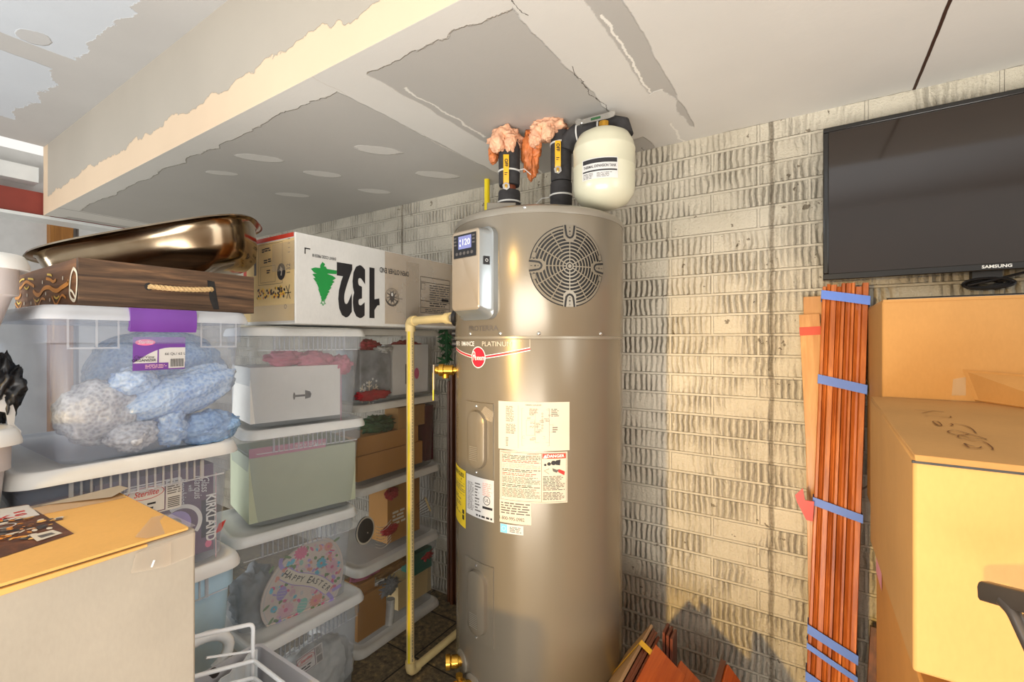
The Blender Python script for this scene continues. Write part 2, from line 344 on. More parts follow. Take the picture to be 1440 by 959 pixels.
class MB:
    def __init__(s): s.v = []; s.f = []; s.mi = []; s.mats = []
    def m(s, mat):
        if mat not in s.mats: s.mats.append(mat)
        return s.mats.index(mat)
    def add(s, vs, fs, mat):
        b = len(s.v); k = s.m(mat); s.v += [tuple(v) for v in vs]
        for f in fs: s.f.append(tuple(b+i for i in f)); s.mi.append(k)
    def box(s, lo, hi, mat, tf=None):
        x0, y0, z0 = lo; x1, y1, z1 = hi
        vs = [Vector(p) for p in ((x0,y0,z0),(x1,y0,z0),(x1,y1,z0),(x0,y1,z0),(x0,y0,z1),(x1,y0,z1),(x1,y1,z1),(x0,y1,z1))]
        if tf: vs = [tf(v) for v in vs]
        s.add(vs, [(0,3,2,1),(4,5,6,7),(0,1,5,4),(1,2,6,5),(2,3,7,6),(3,0,4,7)], mat); return s
    def hexa(s, vs, mat):
        s.add(vs, [(0,3,2,1),(4,5,6,7),(0,1,5,4),(1,2,6,5),(2,3,7,6),(3,0,4,7)], mat); return s
    def loft(s, rings, mat, cap0=True, cap1=True, closed=True):
        n = len(rings[0]); vs = [p for r in rings for p in r]; fs = []
        for i in range(len(rings)-1):
            for j in range(n if closed else n-1):
                k = (j+1) % n; fs.append((i*n+j, i*n+k, (i+1)*n+k, (i+1)*n+j))
        if cap0: fs.append(tuple(range(n-1, -1, -1)))
        if cap1: fs.append(tuple((len(rings)-1)*n+j for j in range(n)))
        s.add(vs, fs, mat); return s
    def lathe(s, prof, mat, c=(0, 0, 0), n=32, axis=(0, 0, 1), cap=True):
        ax = Vector(axis).normalized(); a = ax.orthogonal().normalized(); b = ax.cross(a); c = Vector(c)
        s.loft([[c+a*(r*math.cos(2*PI*j/n))+b*(r*math.sin(2*PI*j/n))+ax*z for j in range(n)] for r, z in prof], mat, cap, cap); return s
    def tube(s, pts, r, mat, n=10, cap=True):
        pts = [Vector(p) for p in pts]; rings = []; up = None
        for i, p in enumerate(pts):
            d = (pts[min(i+1, len(pts)-1)]-pts[max(i-1, 0)]).normalized()
            if up is None: up = d.orthogonal().normalized()
            up = (up-d*up.dot(d)).normalized(); w = d.cross(up)
            rr = r[i] if isinstance(r, (list, tuple)) else r
            rings.append([p+up*(rr*math.cos(2*PI*j/n))+w*(rr*math.sin(2*PI*j/n)) for j in range(n)])
        s.loft(rings, mat, cap, cap); return s
    def quad(s, fr, u0, v0, u1, v1, mat, h=0, nu=1):
        vs = []
        for i in range(nu+1):
            u = u0+(u1-u0)*i/nu; vs += [fr(u, v0, h), fr(u, v1, h)]
        s.add(vs, [(2*i, 2*i+2, 2*i+3, 2*i+1) for i in range(nu)], mat); return s
    def poly(s, fr, pts, mat, h=0): s.add([fr(u, v, h) for u, v in pts], [tuple(range(len(pts)))], mat); return s
    def disc(s, fr, u, v, a, b, mat, h=0, n=20, rot=0):
        ca, sa = math.cos(rot), math.sin(rot)
        return s.poly(fr, [(u+a*math.cos(2*PI*i/n)*ca-b*math.sin(2*PI*i/n)*sa, v+a*math.cos(2*PI*i/n)*sa+b*math.sin(2*PI*i/n)*ca) for i in range(n)], mat, h)
    def ribbon(s, fr, pts, w, mat, h=0, dh=0):
        vs = []
        for i, (u, v) in enumerate(pts):
            a = pts[max(i-1, 0)]; b = pts[min(i+1, len(pts)-1)]; dx, dy = b[0]-a[0], b[1]-a[1]; L = math.hypot(dx, dy) or 1
            ww = w[i] if isinstance(w, (list, tuple)) else w
            vs += [fr(u+dy/L*ww/2, v-dx/L*ww/2, h+dh*i), fr(u-dy/L*ww/2, v+dx/L*ww/2, h+dh*i)]
        s.add(vs, [(2*i, 2*i+2, 2*i+3, 2*i+1) for i in range(len(pts)-1)], mat); return s
    def ring(s, fr, u, v, r0, r1, mat, h=0, n=32, a0=0, a1=2*PI, asp=1):
        vs = []
        for i in range(n+1):
            a = a0+(a1-a0)*i/n; vs += [fr(u+r0*asp*math.cos(a), v+r0*math.sin(a), h), fr(u+r1*asp*math.cos(a), v+r1*math.sin(a), h)]
        s.add(vs, [(2*i, 2*i+1, 2*i+3, 2*i+2) for i in range(n)], mat); return s
    def text(s, fr, txt, u, v, size, mat, rot=0, h=.0004, **kw):
        vs, fs = text_geo(txt, size, **kw); ca, sa = math.cos(rot), math.sin(rot)
        s.add([fr(u+x*ca-y*sa, v+x*sa+y*ca, h) for x, y in vs], fs, mat); return s
    def lines(s, fr, u0, v0, u1, v1, n, mat, seed=1, h=.0004, fill=.42, ragged=.25):
        r = random.Random(seed); dv = (v1-v0)/n
        for i in range(n):
            vv = v1-(i+.5)*dv; u = u0; end = u1-(u1-u0)*ragged*r.random()*(r.random() < .6)
            while u < end:
                w = min((.3+r.random())*abs(dv)*3.2, end-u); s.quad(fr, u, vv-dv*fill/2, u+w, vv+dv*fill/2, mat, h); u += w+abs(dv)*.55
        return s
    def blob(s, c, rx, ry, rz, mat, sub=4, amp=.25, freq=2.2, seed=0, R=None):
        n1, n2 = 10*sub//2, 14*sub//2; c = Vector(c); so = Vector((seed*3.7, seed*1.9, seed*.7)); rings = []
        for i in range(1, n1):
            th = PI*i/n1; rg = []
            for j in range(n2):
                ph = 2*PI*j/n2; d = Vector((math.sin(th)*math.cos(ph), math.sin(th)*math.sin(ph), -math.cos(th)))
                k = 1+amp*mnoise.fractal(d*freq+so, .8, 2.1, 4)
                q = Vector((d.x*rx*k, d.y*ry*k, d.z*rz*k)); rg.append(c+(R @ q if R else q))
            rings.append(rg)
        s.loft(rings, mat); return s
    def build(s, name, parent=None, bevel=0, flat=False, angle=35, seg=2):
        me = bpy.data.meshes.new(name)
        if parent is not None:
            iv = parent.matrix_world_inv; vs = [iv @ Vector(v) for v in s.v]; org = None
        else:
            xs, ys, zs = zip(*s.v); org = Vector(((min(xs)+max(xs))/2, (min(ys)+max(ys))/2, min(zs))); vs = [Vector(v)-org for v in s.v]
        me.from_pydata(vs, [], s.f)
        for m in s.mats: me.materials.append(m)
        me.polygons.foreach_set('material_index', s.mi); me.validate(); me.update()
        if not flat:
            me.polygons.foreach_set('use_smooth', [True]*len(me.polygons)); me.set_sharp_from_angle(angle=rad(angle))
        o = bpy.data.objects.new(name, me); col.objects.link(o)
        if parent is not None:
            base = parent.matrix_part; o.parent = parent.o; o.matrix_local = base
        else: o.location = org
        if bevel:
            b = o.modifiers.new('bevel', 'BEVEL'); b.width = bevel; b.segments = seg; b.limit_method = 'ANGLE'; b.angle_limit = rad(40)
        return o
class Thing:
    """an Empty at the base of a thing; its parts are authored in room coordinates"""
    def __init__(s, name, label, cat, loc, group=None):
        o = bpy.data.objects.new(name, None); col.objects.link(o); o.location = loc; o.empty_display_size = .05
        s.o = o; s.matrix_world_inv = Matrix.Translation(-Vector(loc)); s.matrix_part = Matrix.Identity(4); tag(o, label, cat, group)
class Sub:
    """a part that carries sub-parts"""
    def __init__(s, part, thing): s.o = part; s.matrix_world_inv = thing.matrix_world_inv; s.matrix_part = Matrix.Identity(4)
def tag(o, label, cat, group=None):
    o['label'] = label; o['category'] = cat
    if group: o['group'] = group
    return o
def struct(o): o['kind'] = 'structure'; return o
def rrect(cx, cy, hx, hy, r, z, n=5, rot=0):
    pts = []; ca, sa = math.cos(rot), math.sin(rot)
    for sx, sy, a0 in ((1, 1, 0), (-1, 1, 90), (-1, -1, 180), (1, -1, 270)):
        for i in range(n+1):
            a = rad(a0+90*i/n); x = sx*(hx-r)+r*math.cos(a); y = sy*(hy-r)+r*math.sin(a)
            pts.append(Vector((cx+x*ca-y*sa, cy+x*sa+y*ca, z)))
    return pts

# ------------------------------------------------------------------ the room
ZC, ZU, YW, YS = 2.276, 2.725, 2.0, .87
def slab(name, lo, hi, mat):
    mb = MB(); mb.box(lo, hi, mat); o = mb.build(name, flat=True)
    # keep object coordinates equal to room coordinates, so patterns sit where they belong
    off = o.location.copy(); o.data.transform(Matrix.Translation(off)); o.location = (0, 0, 0)
    return struct(o)
slab('wall_back', (-5.4, YW, -.02), (1.6, YW+.15, ZC+.2), M['brick'])
slab('floor', (-5.4, -3.2, -.1), (2.2, 2.15, 0), M['floor'])
slab('ceiling', (-4.25, YS+.0006, ZC), (1.6, 2.15, ZC+.06), M['ceil_low'])
slab('trim_1', (-4.27, YS, ZC+.0006), (1.6, YS+.03, ZU+.02), M['soffit'])
slab('ceiling_upper', (-4.25, -3.2, ZU), (2.2, YS+.02, ZU+.08), M['ceil_up'])
slab('wall_left', (-5.5, -3.2, 0), (-5.3, 2.15, 2.9), M['greywall'])
slab('trim_2', (-4.42, -3.0, 2.28), (-4.30, 1.99, 2.43), M['steelred'])
slab('trim_3', (-4.46, -3.0, 2.255), (-4.27, 1.99, 2.275), M['white'])
slab('trim_4', (-4.55, -3.0, 2.43), (-4.45, 1.99, 2.72), M['greywall'])
slab('trim_5', (-4.52, -3.0, 2.50), (-4.33, YS-.01, 2.60), M['white'])
slab('trim_6', (-5.3, 1.10, 0), (-5.2, 1.24, 2.6), M['stud'])
slab('trim_7', (-5.3, 1.28, 0), (-5.22, 1.9, 2.6), M['greywall'])

# ------------------------------------------------------------------ water heater
HX, HY, HR = -.864, 1.513, .308
W = Thing('water_heater', 'tall grey hybrid water heater standing against the brick wall', 'water heater', (HX, HY, 0))
def hp(phi, z, r=HR): return Vector((HX+r*math.cos(rad(phi)), HY+r*math.sin(rad(phi)), z))
def cyl_frame(phi0, z0, R=HR, off=.0008): return lambda u, v, h=0: hp(phi0+math.degrees(u/R), z0+v, R+off+h)
mb = MB(); mb.lathe([(HR-.02, .02), (HR, .03), (HR, 1.455)], M['heater'], (HX, HY, 0), 96); mb.lathe([(HR-.03, 0), (HR-.03, .03)], M['black'], (HX, HY, 0), 48); mb.build('tank_jacket', W)
mb = MB(); mb.lathe([(HR+.001, 1.459), (HR+.003, 1.462), (HR+.003, 1.846), (HR-.002, 1.85)], M['heater'], (HX, HY, 0), 96); mb.build('upper_shroud', W)
mb = MB(); mb.lathe([(HR+.005, 1.846), (HR+.006, 1.856), (HR+.001, 1.868), (HR-.012, 1.876), (HR-.05, 1.882), (.05, 1.884)], M['heatlid'], (HX, HY, 0), 96); mb.build('top_cap', W)
mb = MB(); mb.lathe([(HR+.002, 1.452), (HR+.0045, 1.454), (HR+.0045, 1.461), (HR+.002, 1.463)], M['heatlid'], (HX, HY, 0), 96, cap=False); mb.build('seam_band', W)
for ph, z in ((-107, 1.470), (-83, 1.470), (-60, 1.470), (-20, 1.470), (-68, 1.862)):
    p = hp(ph, z, HR+.003); n = (p-Vector((HX, HY, z))).normalized()
    mb = MB(); mb.lathe([(.006, -.002), (.006, .002), (.0035, .0045), (.001, .005)], M['steel'], p, 12, n); mb.build('screw', W)
# control panel
def panel_ring(pc, dep, hw, z0, z1, r, n=6):
    """rounded rectangle standing out of the shroud by dep"""
    c = hp(pc, 0, HR); nn = Vector((math.cos(rad(pc)), math.sin(rad(pc)), 0)); tt = Vector((-nn.y, nn.x, 0)); zc = (z0+z1)/2; hz = (z1-z0)/2; out = []
    for sx, sz, a0 in ((1, 1, 0), (-1, 1, 90), (-1, -1, 180), (1, -1, 270)):
        for i in range(n+1):
            a = rad(a0+90*i/n); out.append(Vector((c.x, c.y, zc))+nn*dep+tt*(sx*(hw-r)+r*math.cos(a))+Vector((0, 0, sz*(hz-r)+r*math.sin(a))))
    return out
pc = -100
mb = MB(); mb.loft([panel_ring(pc, -.02, .083, 1.515, 1.812, .03), panel_ring(pc, .012, .083, 1.515, 1.812, .03), panel_ring(pc, .018, .078, 1.522, 1.806, .028), panel_ring(pc, .056, .066, 1.545, 1.80, .014)], M['panelside'], False, False)
mb.loft([panel_ring(pc, .056, .066, 1.545, 1.80, .014), panel_ring(pc, .059, .062, 1.549, 1.796, .011)], M['panel'], False, True)
pn = Sub(mb.build('control_panel', W), W)
nn = Vector((math.cos(rad(pc)), math.sin(rad(pc)), 0)); tt = Vector((-nn.y, nn.x, 0)); fr = plane_frame(hp(pc, 1.67)+nn*.0594, tt, (0, 0, 1))
mb = MB(); mb.quad(fr, -.052, .045, .055, .118, M['black'], .0008); mb.quad(fr, -.052, .043, .055, .0445, M['ink'], .001)
for i in range(3):
    for u in (-.044, .044): mb.quad(fr, u-.006, .084+i*.011, u+.006, .089+i*.011, M['greyink'], .0014)
for i in range(5): mb.disc(fr, -.036+i*.018, .057, .0065, .0055, M['greyink'], .0014, 10)
scr = Sub(mb.build('display_bezel', pn), W)
o_par = scr
mb = MB(); mb.quad(fr, -.028, .071, .034, .112, M['lcd'], .0016); mb.text(fr, '120', .008, .091, .028, M['whiteink'], h=.002, bold=.01)
mb.disc(fr, -.019, .098, .003, .004, M['whiteink'], .002, 8); mb.disc(fr, -.019, .083, .004, .004, M['whiteink'], .002, 8); mb.build('display_screen', pn)
fs = plane_frame(hp(pc, 1.67)+nn*.034+tt*.0735, (nn*-1+tt*.32).normalized(), (0, 0, 1))
mb = MB(); mb.quad(fs, -.011, .016, .011, .042, M['ink'], .001); mb.ring(fs, 0, .029, .003, .0055, M['steel'], .002, 14); mb.build('key_port', pn)
# fan grille
gf = cyl_frame(-42.2, 1.68, HR+.003, .001); R0 = .127
mb = MB()
for k in range(8):
    mb.ring(gf, 0, 0, R0*k/8, R0*(k+1)/8, M['dark'], .0002, 64)
vent = Sub(mb.build('vent_shade', W), W)  # flat dark disc on the shroud, painted shade in place of a hollow
mb = MB(); Hh = .0032
def gring(r0, r1): mb.ring(gf, 0, 0, r0, r1, M['heater'], Hh, 72)
mb.disc(gf, 0, 0, .006, .006, M['heater'], Hh, 16)
for k in range(1, 11):
    r = .011*k; gring(r-.0021, r+.0021)
gring(.1165, .1235)
for k in range(12):
    a = 2*PI*k/12+PI/2
    if k % 3 == 0: a_ = a
    pts = [(math.cos(a)*(.012+.1065*i/14), math.sin(a)*(.012+.1065*i/14)) for i in range(15)]
    if k % 2 == 0 or True: mb.ribbon(gf, pts if k % 3 == 0 or k % 3 == 1 and k % 2 == 0 or k % 3 == 2 and k % 2 == 0 else pts[5:], .0035, M['heater'], Hh+.0001)
for k in range(4):                                              # four V-shaped pockets with fixing holes
    a = PI/2*k+PI/2; ca, sa = math.cos(a), math.sin(a)
    def pl(t_, w): return (ca*t_-sa*w, sa*t_+ca*w)
    out = [pl(.127, -.019), pl(.127, .019)]+[pl(.092+.009*math.cos(b), .0175*math.sin(b)) for b in [rad(90+180*i/10) for i in range(11)]]
    mb.poly(gf, [pl(.127, .021), pl(.09, .021), pl(.079, .012), pl(.077, 0), pl(.079, -.012), pl(.09, -.021), pl(.127, -.021)], M['heater'], Hh+.0002)
    mb.ribbon(gf, [pl(.127, .0155), pl(.11, .0135), pl(.096, .011), pl(.090, .006), pl(.088, 0), pl(.090, -.006), pl(.096, -.011), pl(.11, -.0135), pl(.127, -.0155)], .0062, M['dark'], Hh+.0006)
    for t_ in (.099, .108): mb.disc(gf, *pl(t_, 0), .0028 if t_ > .1 else .0017, .0028 if t_ > .1 else .0017, M['dark'], Hh+.0006, 10)
    mb.ribbon(gf, [pl(.117, 0), pl(.122, 0)], .0018, M['dark'], Hh+.0006)
    for s_ in (-1, 1):                                         # clip windows beside the side pockets
        if k in (1, 3):
            q = [pl(.121, .026*s_), pl(.106, .024*s_), pl(.104, .040*s_), pl(.116, .045*s_), pl(.121, .026*s_)]
            mb.poly(gf, q[:4] if s_ < 0 else q[3::-1], M['heater'], Hh+.0004); mb.ribbon(gf, q, .0016, M['dark'], Hh+.0008)
mb.build('grille', vent)
# element covers
for zz0, zz1 in ((1.004, 1.245), (.462, .722)):
    f = cyl_frame(-99.6, (zz0+zz1)/2); hz = (zz1-zz0)/2
    mb = MB(); pl = []
    def cyl_plate(hw, hz, r, h, n=5):
        o = []
        for sx, sz, a0 in ((1, 1, 0), (-1, 1, 90), (-1, -1, 180), (1, -1, 270)):
            for i in range(n+1):
                a = rad(a0+90*i/n); o.append(f(sx*(hw-r)+r*math.cos(a), sz*(hz-r)+r*math.sin(a), h))
        return o
    def strip(hw, hz, h0, h1):
        nu = 12
        for v0, v1 in ((-hz, hz),):
            mb.quad(f, -hw, v0, hw, v1, M['heater'], h1, nu)
        for u in (-hw, hw): mb.add([f(u, -hz, h0), f(u, -hz, h1), f(u, hz, h1), f(u, hz, h0)], [(0, 1, 2, 3)], M['heatlid'])
        for v in (-hz, hz):
            for i in range(nu): mb.add([f(-hw+2*hw*i/nu, v, h0), f(-hw+2*hw*(i+1)/nu, v, h0), f(-hw+2*hw*(i+1)/nu, v, h1), f(-hw+2*hw*i/nu, v, h1)], [(0, 1, 2, 3)], M['heatlid'])
    strip(.064, hz, -.001, .0045)
    cov = Sub(mb.build('element_cover', W), W)
    mb = MB(); mb.loft([cyl_plate(.042, hz-.025, .04, .004, 8), cyl_plate(.038, hz-.028, .037, .017, 8), cyl_plate(.022, hz-.045, .0215, .024, 8)], M['heater'], False, True)
    for i in range(8): mb.quad(f, -.017, -hz+.055+i*.006, .017, -hz+.058+i*.006, M['heatlid'], .025)
    mb.build('raised_housing', cov)
    for v in (-hz+.012, hz-.012):
        p = f(-.005, v, .005); nrm = (p-Vector((HX, HY, p.z))).normalized()
        mb = MB(); mb.lathe([(.005, -.001), (.005, .002), (.002, .004)], M['steel'], p, 10, nrm); mb.build('screw', cov)
mb = MB(); p = cyl_frame(-93, 1.215)
mb.poly(p, [(-.03, -.012), (.0, .022), (.034, .004), (.028, -.028), (.0, -.02)], M['ctape'], .008); mb.build('tape_scrap', W)
# maker's badge and strip
mb = MB(); f = cyl_frame(-99.8, 1.42, HR)
u1 = .187
mb.quad(f, -.185, .038, u1, .0395, M['paper'], .0006, 24); mb.quad(f, u1-.0015, .004, u1, .0395, M['paper'], .0006)
arc = [(-.185+i*.0186, -.004-.024*math.exp(-((-.185+i*.0186)/.11)**2)+.0) for i in range(21)]
arc = [(u, -.028+.030*(abs(u)/.187)**1.3) for u, _ in arc]
mb.ribbon(f, arc, .0105, M['whiteink'], .0008); mb.ribbon(f, arc, .0062, M['rheemred'], .0012)
mb.text(f, 'RMANCE', -.062, .0165, .021, M['whiteink'], h=.001, bold=.012); mb.text(f, 'PLATINUM', .073, .0165, .022, M['paper'], h=.001, sx=1.08); mb.text(f, '™', .157, .025, .009, M['paper'], h=.001)
mb.text(f, 'PERFO', -.152, .0165, .021, M['whiteink'], h=.001, bold=.012)
mb.build('name_strip', W)
mb = MB(); mb.disc(f, 0, -.027, .0335, .0355, M['whiteink'], .0016, 36); mb.disc(f, 0, -.027, .0305, .0325, M['rheemred'], .002, 36); bd = Sub(mb.build('round_badge', W), W)
mb = MB(); mb.text(f, 'R', -.018, -.024, .044, M['whiteink'], h=.0026, sx=.75); mb.text(f, 'heem', .0085, -.0285, .024, M['whiteink'], h=.0026, sx=.85, bold=.01); mb.build('lettering', bd)
mb = MB(); f = cyl_frame(-95, 1.487, HR+.003)
mb.text(f, 'PROTERRA', -.008, 0, .024, M['greyink'], h=.0006, sx=1.12, bold=.012); mb.build('lettering', W)
# labels
def label(phc, zc, hw, hh, base, fn, name):
    f = cyl_frame(phc, zc); mb = MB(); mb.quad(f, -hw, -hh, hw, hh, base, 0, 12); fn(mb, f); mb.build(name, W)
def wiring(mb, f):
    I, h = M['greyink'], .0006
    mb.text(f, 'WIRING DIAGRAM', 0, .066, .006, M['ink']); mb.quad(f, -.0475, -.07, -.047, .064, I, h)
    mb.lines(f, -.088, .012, -.062, .062, 13, I, 3); mb.lines(f, -.088, -.026, -.056, .006, 8, I, 4); mb.lines(f, -.088, -.066, -.08, -.036, 6, I, 5)
    def rect(a, b, c, d):
        w = .0005
        for q in ((a, b, c, b+w), (a, d-w, c, d), (a, b, a+w, d), (c-w, b, c, d)): mb.quad(f, *q, I, h)
    rect(-.036, -.06, .05, .056); rect(-.022, -.028, .004, .02); rect(.012, -.018, .062, .006); rect(-.034, -.038, .036, -.03); rect(.006, -.05, .05, .052)
    for i in range(6): mb.ring(f, .028, .04-i*.009, .002, .0027, I, h, 10)
    for i in range(14):
        r = random.Random(i); ua, va = -.03+r.random()*.08, -.054+r.random()*.09; mb.lines(f, ua, va, ua+.014, va+.007, 2, I, i, fill=.3)
    mb.lines(f, -.012, .038, .014, .056, 6, I, 21); mb.lines(f, .056, .03, .08, .056, 5, I, 22); mb.lines(f, .06, -.02, .076, .0, 3, I, 23)
label(-63.2, 1.181, .1145, .0755, M['paper'], wiring, 'wiring_label')
def warning(mb, f):
    K, h = M['ink'], .0006; mb.quad(f, -.105, -.076, .105, .076, M['ink'], .0003, 10); mb.quad(f, -.104, -.075, .104, .075, M['paper'], .0004, 10)
    mb.quad(f, .0265, -.076, .0275, .076, K, h)
    r = random.Random(5)
    for i, (v0, v1, m_) in enumerate(((.054, .068, 'ink'), (.043, .053, 'redink'), (.026, .041, 'pinkink'), (.014, .024, 'ink'), (.002, .012, 'redink'), (-.022, 0, 'greyink'), (-.034, -.024, 'ink'), (-.066, -.036, 'greyink'))):
        mb.lines(f, -.1, v0, .023, v1, max(2, int((v1-v0)/.0038)), M[m_], 40+i, .0009)
    mb.text(f, 'WARNING', -.085, .0715, .006, M['redink'], h=.0009); mb.text(f, 'AVERTISSEMENT', .0, .0715, .005, M['redink'], h=.0009)
    mb.quad(f, .029, .059, .103, .0745, M['hazard'], .0008, 4); mb.text(f, 'DANGER', .070, .0668, .0125, M['whiteink'], h=.0014, bold=.02, sx=1.1); mb.poly(f, [(.032, .061), (.044, .061), (.038, .072)], M['whiteink'], .0014)
    for q, w in (((.038, .04), .004), ((.05, .043), .006), ((.064, .046), .008), ((.076, .048), .007)): mb.disc(f, *q, w, w*.9, K, .001, 12)
    mb.poly(f, [(.07, .04), (.084, .038), (.086, .056), (.076, .054)], K, .0011); mb.ribbon(f, [(.05, .028), (.034, .022), (.05, .012)], .0012, K, .001)
    mb.poly(f, [(.098, .006), (.1, .018), (.082, .026), (.074, .024), (.08, .016)], M['redink'], .001); mb.poly(f, [(.082, .026), (.074, .024), (.06, .03), (.062, .02), (.074, .015)], M['greyink'], .0011)
    mb.lines(f, .031, -.04, .1, .006, 10, K, 61, .0009); mb.lines(f, .031, -.07, .1, -.044, 6, K, 62, .0009)
label(-63.4, 1.022, .1085, .0795, M['paper'], warning, 'warning_label')
def phone(mb, f):
    mb.lines(f, -.047, -.008, .048, .031, 5, M['greyink'], 71, fill=.5); mb.text(f, '1-800-995-0982', -.012, -.0215, .0155, M['ink'], sx=.86)
label(-74, .909, .052, .0355, M['paper'], phone, 'phone_label')
def effl(mb, f):
    mb.quad(f, -.0375, -.0135, -.014, .0135, M['bluelab'], .0004, 3); mb.ring(f, -.026, 0, .006, .0068, M['whiteink'], .0007, 20); mb.lines(f, -.006, -.01, .035, .009, 4, M['ink'], 75)
label(-76.1, .8545, .0385, .0142, M['wpaper'], effl, 'efficiency_label')
def rating(mb, f):
    mb.lines(f, -.058, -.05, -.022, .045, 19, M['greyink'], 81); mb.lines(f, -.016, -.048, .012, .05, 10, M['greyink'], 82, ragged=.7); mb.lines(f, .02, .012, .06, .055, 7, M['pinkink'], 83)
    mb.ring(f, .038, -.002, .0125, .0145, M['ink'], .0007, 24); mb.text(f, 'UL', .038, -.002, .015, M['ink']); mb.quad(f, .02, -.03, .061, -.022, M['ink'], .0006, 2); mb.lines(f, -.01, -.062, .06, -.054, 1, M['ink'], 84, fill=.8)
label(-100, .932, .0665, .067, M['wpaper'], rating, 'rating_plate')
def guide(mb, f):
    mb.text(f, 'ENERGYGUIDE', .0, .078, .0195, M['ink'], bold=.025, sx=.86); mb.poly(f, [(.03, .066), (.038, .066), (.034, .058)], M['ink'], .0006)
    mb.quad(f, -.06, .05, .06, .0512, M['ink'], .0006, 3); mb.lines(f, -.06, .02, .06, .045, 4, M['greyink'], 91); mb.quad(f, -.06, .012, .06, .013, M['ink'], .0006, 3); mb.lines(f, -.06, -.06, .03, .004, 9, M['greyink'], 92, ragged=.7)
    mb.quad(f, .043, -.052, .058, -.038, M['ink'], .0007); mb.quad(f, .043, -.072, .058, -.056, M['ink'], .0007)
label(-126, .905, .0675, .098, M['yellow'], guide, 'energy_guide_label')
def redt(mb, f):
    mb.quad(f, -.03, -.012, .03, .048, M['redtag'], .0005, 4); mb.lines(f, -.024, -.008, .024, .044, 5, M['whiteink'], 95, .0009, ragged=.5); mb.quad(f, -.03, .05, .03, .053, M['heater'], .0006, 4); mb.lines(f, -.024, -.062, .024, -.018, 5, M['pinkink'], 96); mb.quad(f, .005, -.05, .022, -.04, M['ink'], .001)
label(-132.5, 1.645, .031, .073, M['wpaper'], redt, 'red_warning_tag')
# brass fittings
def stub(ph0, z, name, dirp, L, parts):
    p = hp(ph0, z, HR-.005); d = Vector((math.cos(rad(dirp)), math.sin(rad(dirp)), 0)); mb = MB()
    for r, a, b in parts: mb.lathe([(r*.92, a), (r, a+.002), (r, b-.002), (r*.92, b)], M['brass'], p, 20, d)
    return mb, p, d
f = None
for ph, z, dp, parts in ((-119, .338, -140, ((.016, 0, .05), (.021, .018, .042), (.024, .045, .062))), (-105, .300, -138, ((.017, 0, .07), (.023, .03, .045)))):
    n = hp(ph, z)-Vector((HX, HY, z)); mb = MB(); mb.lathe([(.038, -.002), (.038, .003), (.03, .006), (.018, .006)], M['heatlid'], hp(ph, z, HR), 28, n.normalized()); es = Sub(mb.build('escutcheon', W), W)
    mb, p, d = stub(ph, z, 'drain_valve', dp, 0, parts)
    if ph == -105: mb.lathe([(.007, 0), (.007, .03), (.012, .031), (.012, .04)], M['brass'], p+d*.05, 12, (0, 0, 1))
    mb.build('drain_valve', W)
mb, p, d = stub(-150, 1.335, 'relief_valve', -150, 0, ((.013, 0, .03), (.02, .02, .075), (.024, .055, .075), (.015, .075, .09)))
mb.lathe([(.014, -.03), (.014, 0)], M['brass'], p+d*.05, 14); rv = Sub(mb.build('relief_valve', W), W)
q = p+d*.093; tv = Vector((-d.y, d.x, 0)); mb = MB()
mb.hexa([q-tv*.008+Vector((0, 0, .012)), q+tv*.008+Vector((0, 0, .012)), q+tv*.008+d*.003+Vector((0, 0, .012)), q-tv*.008+d*.003+Vector((0, 0, .012))][:0] or
        [q-tv*.009+Vector((0, 0, -.075)), q+tv*.009+Vector((0, 0, -.075)), q+tv*.009+d*.004+Vector((0, 0, -.075)), q-tv*.009+d*.004+Vector((0, 0, -.075)),
         q-tv*.009+Vector((0, 0, .02)), q+tv*.009+Vector((0, 0, .02)), q+tv*.009+d*.004+Vector((0, 0, .02)), q-tv*.009+d*.004+Vector((0, 0, .02))], M['paper'])
mb.hexa([q-tv*.006+d*.002+Vector((0, 0, -.115)), q+tv*.006+d*.002+Vector((0, 0, -.115)), q+tv*.006+d*.006+Vector((0, 0, -.115)), q-tv*.006+d*.006+Vector((0, 0, -.115)),
         q-tv*.006+d*.002+Vector((0, 0, -.01)), q+tv*.006+d*.002+Vector((0, 0, -.01)), q+tv*.006+d*.006+Vector((0, 0, -.01)), q-tv*.006+d*.006+Vector((0, 0, -.01))], M['ystripe'])
mb.build('lever', rv)
# condensate ports on the left of the shroud
mb = MB()
pd_ = hp(-140, 1.531, HR); dn = Vector((math.cos(rad(-170)), math.sin(rad(-170)), 0))
mb.lathe([(.03, -.01), (.03, .006), (.02, .008)], M['black'], pd_, 22, dn); mb.lathe([(.016, 0), (.016, .022)], M['heatlid'], pd_, 18, dn); mb.build('condensate_port', W)
for z in (1.476, 1.436):
    mb = MB(); mb.lathe([(.014, -.01), (.014, .02), (.006, .022)], M['black'], hp(-152, z, HR), 16, hp(-152, 0, 1)-hp(-152, 0, 0)); mb.build('cable_knockout', W)
mb = MB(); mb.box((-.055, -.05, 1.878), (.055, .05, 1.968), M['heatlid'], lambda v: Vector((v.x*.84-v.y*.54-1.005, v.x*.54+v.y*.84+1.475, v.z))); mb.build('junction_cover', W, bevel=.003)

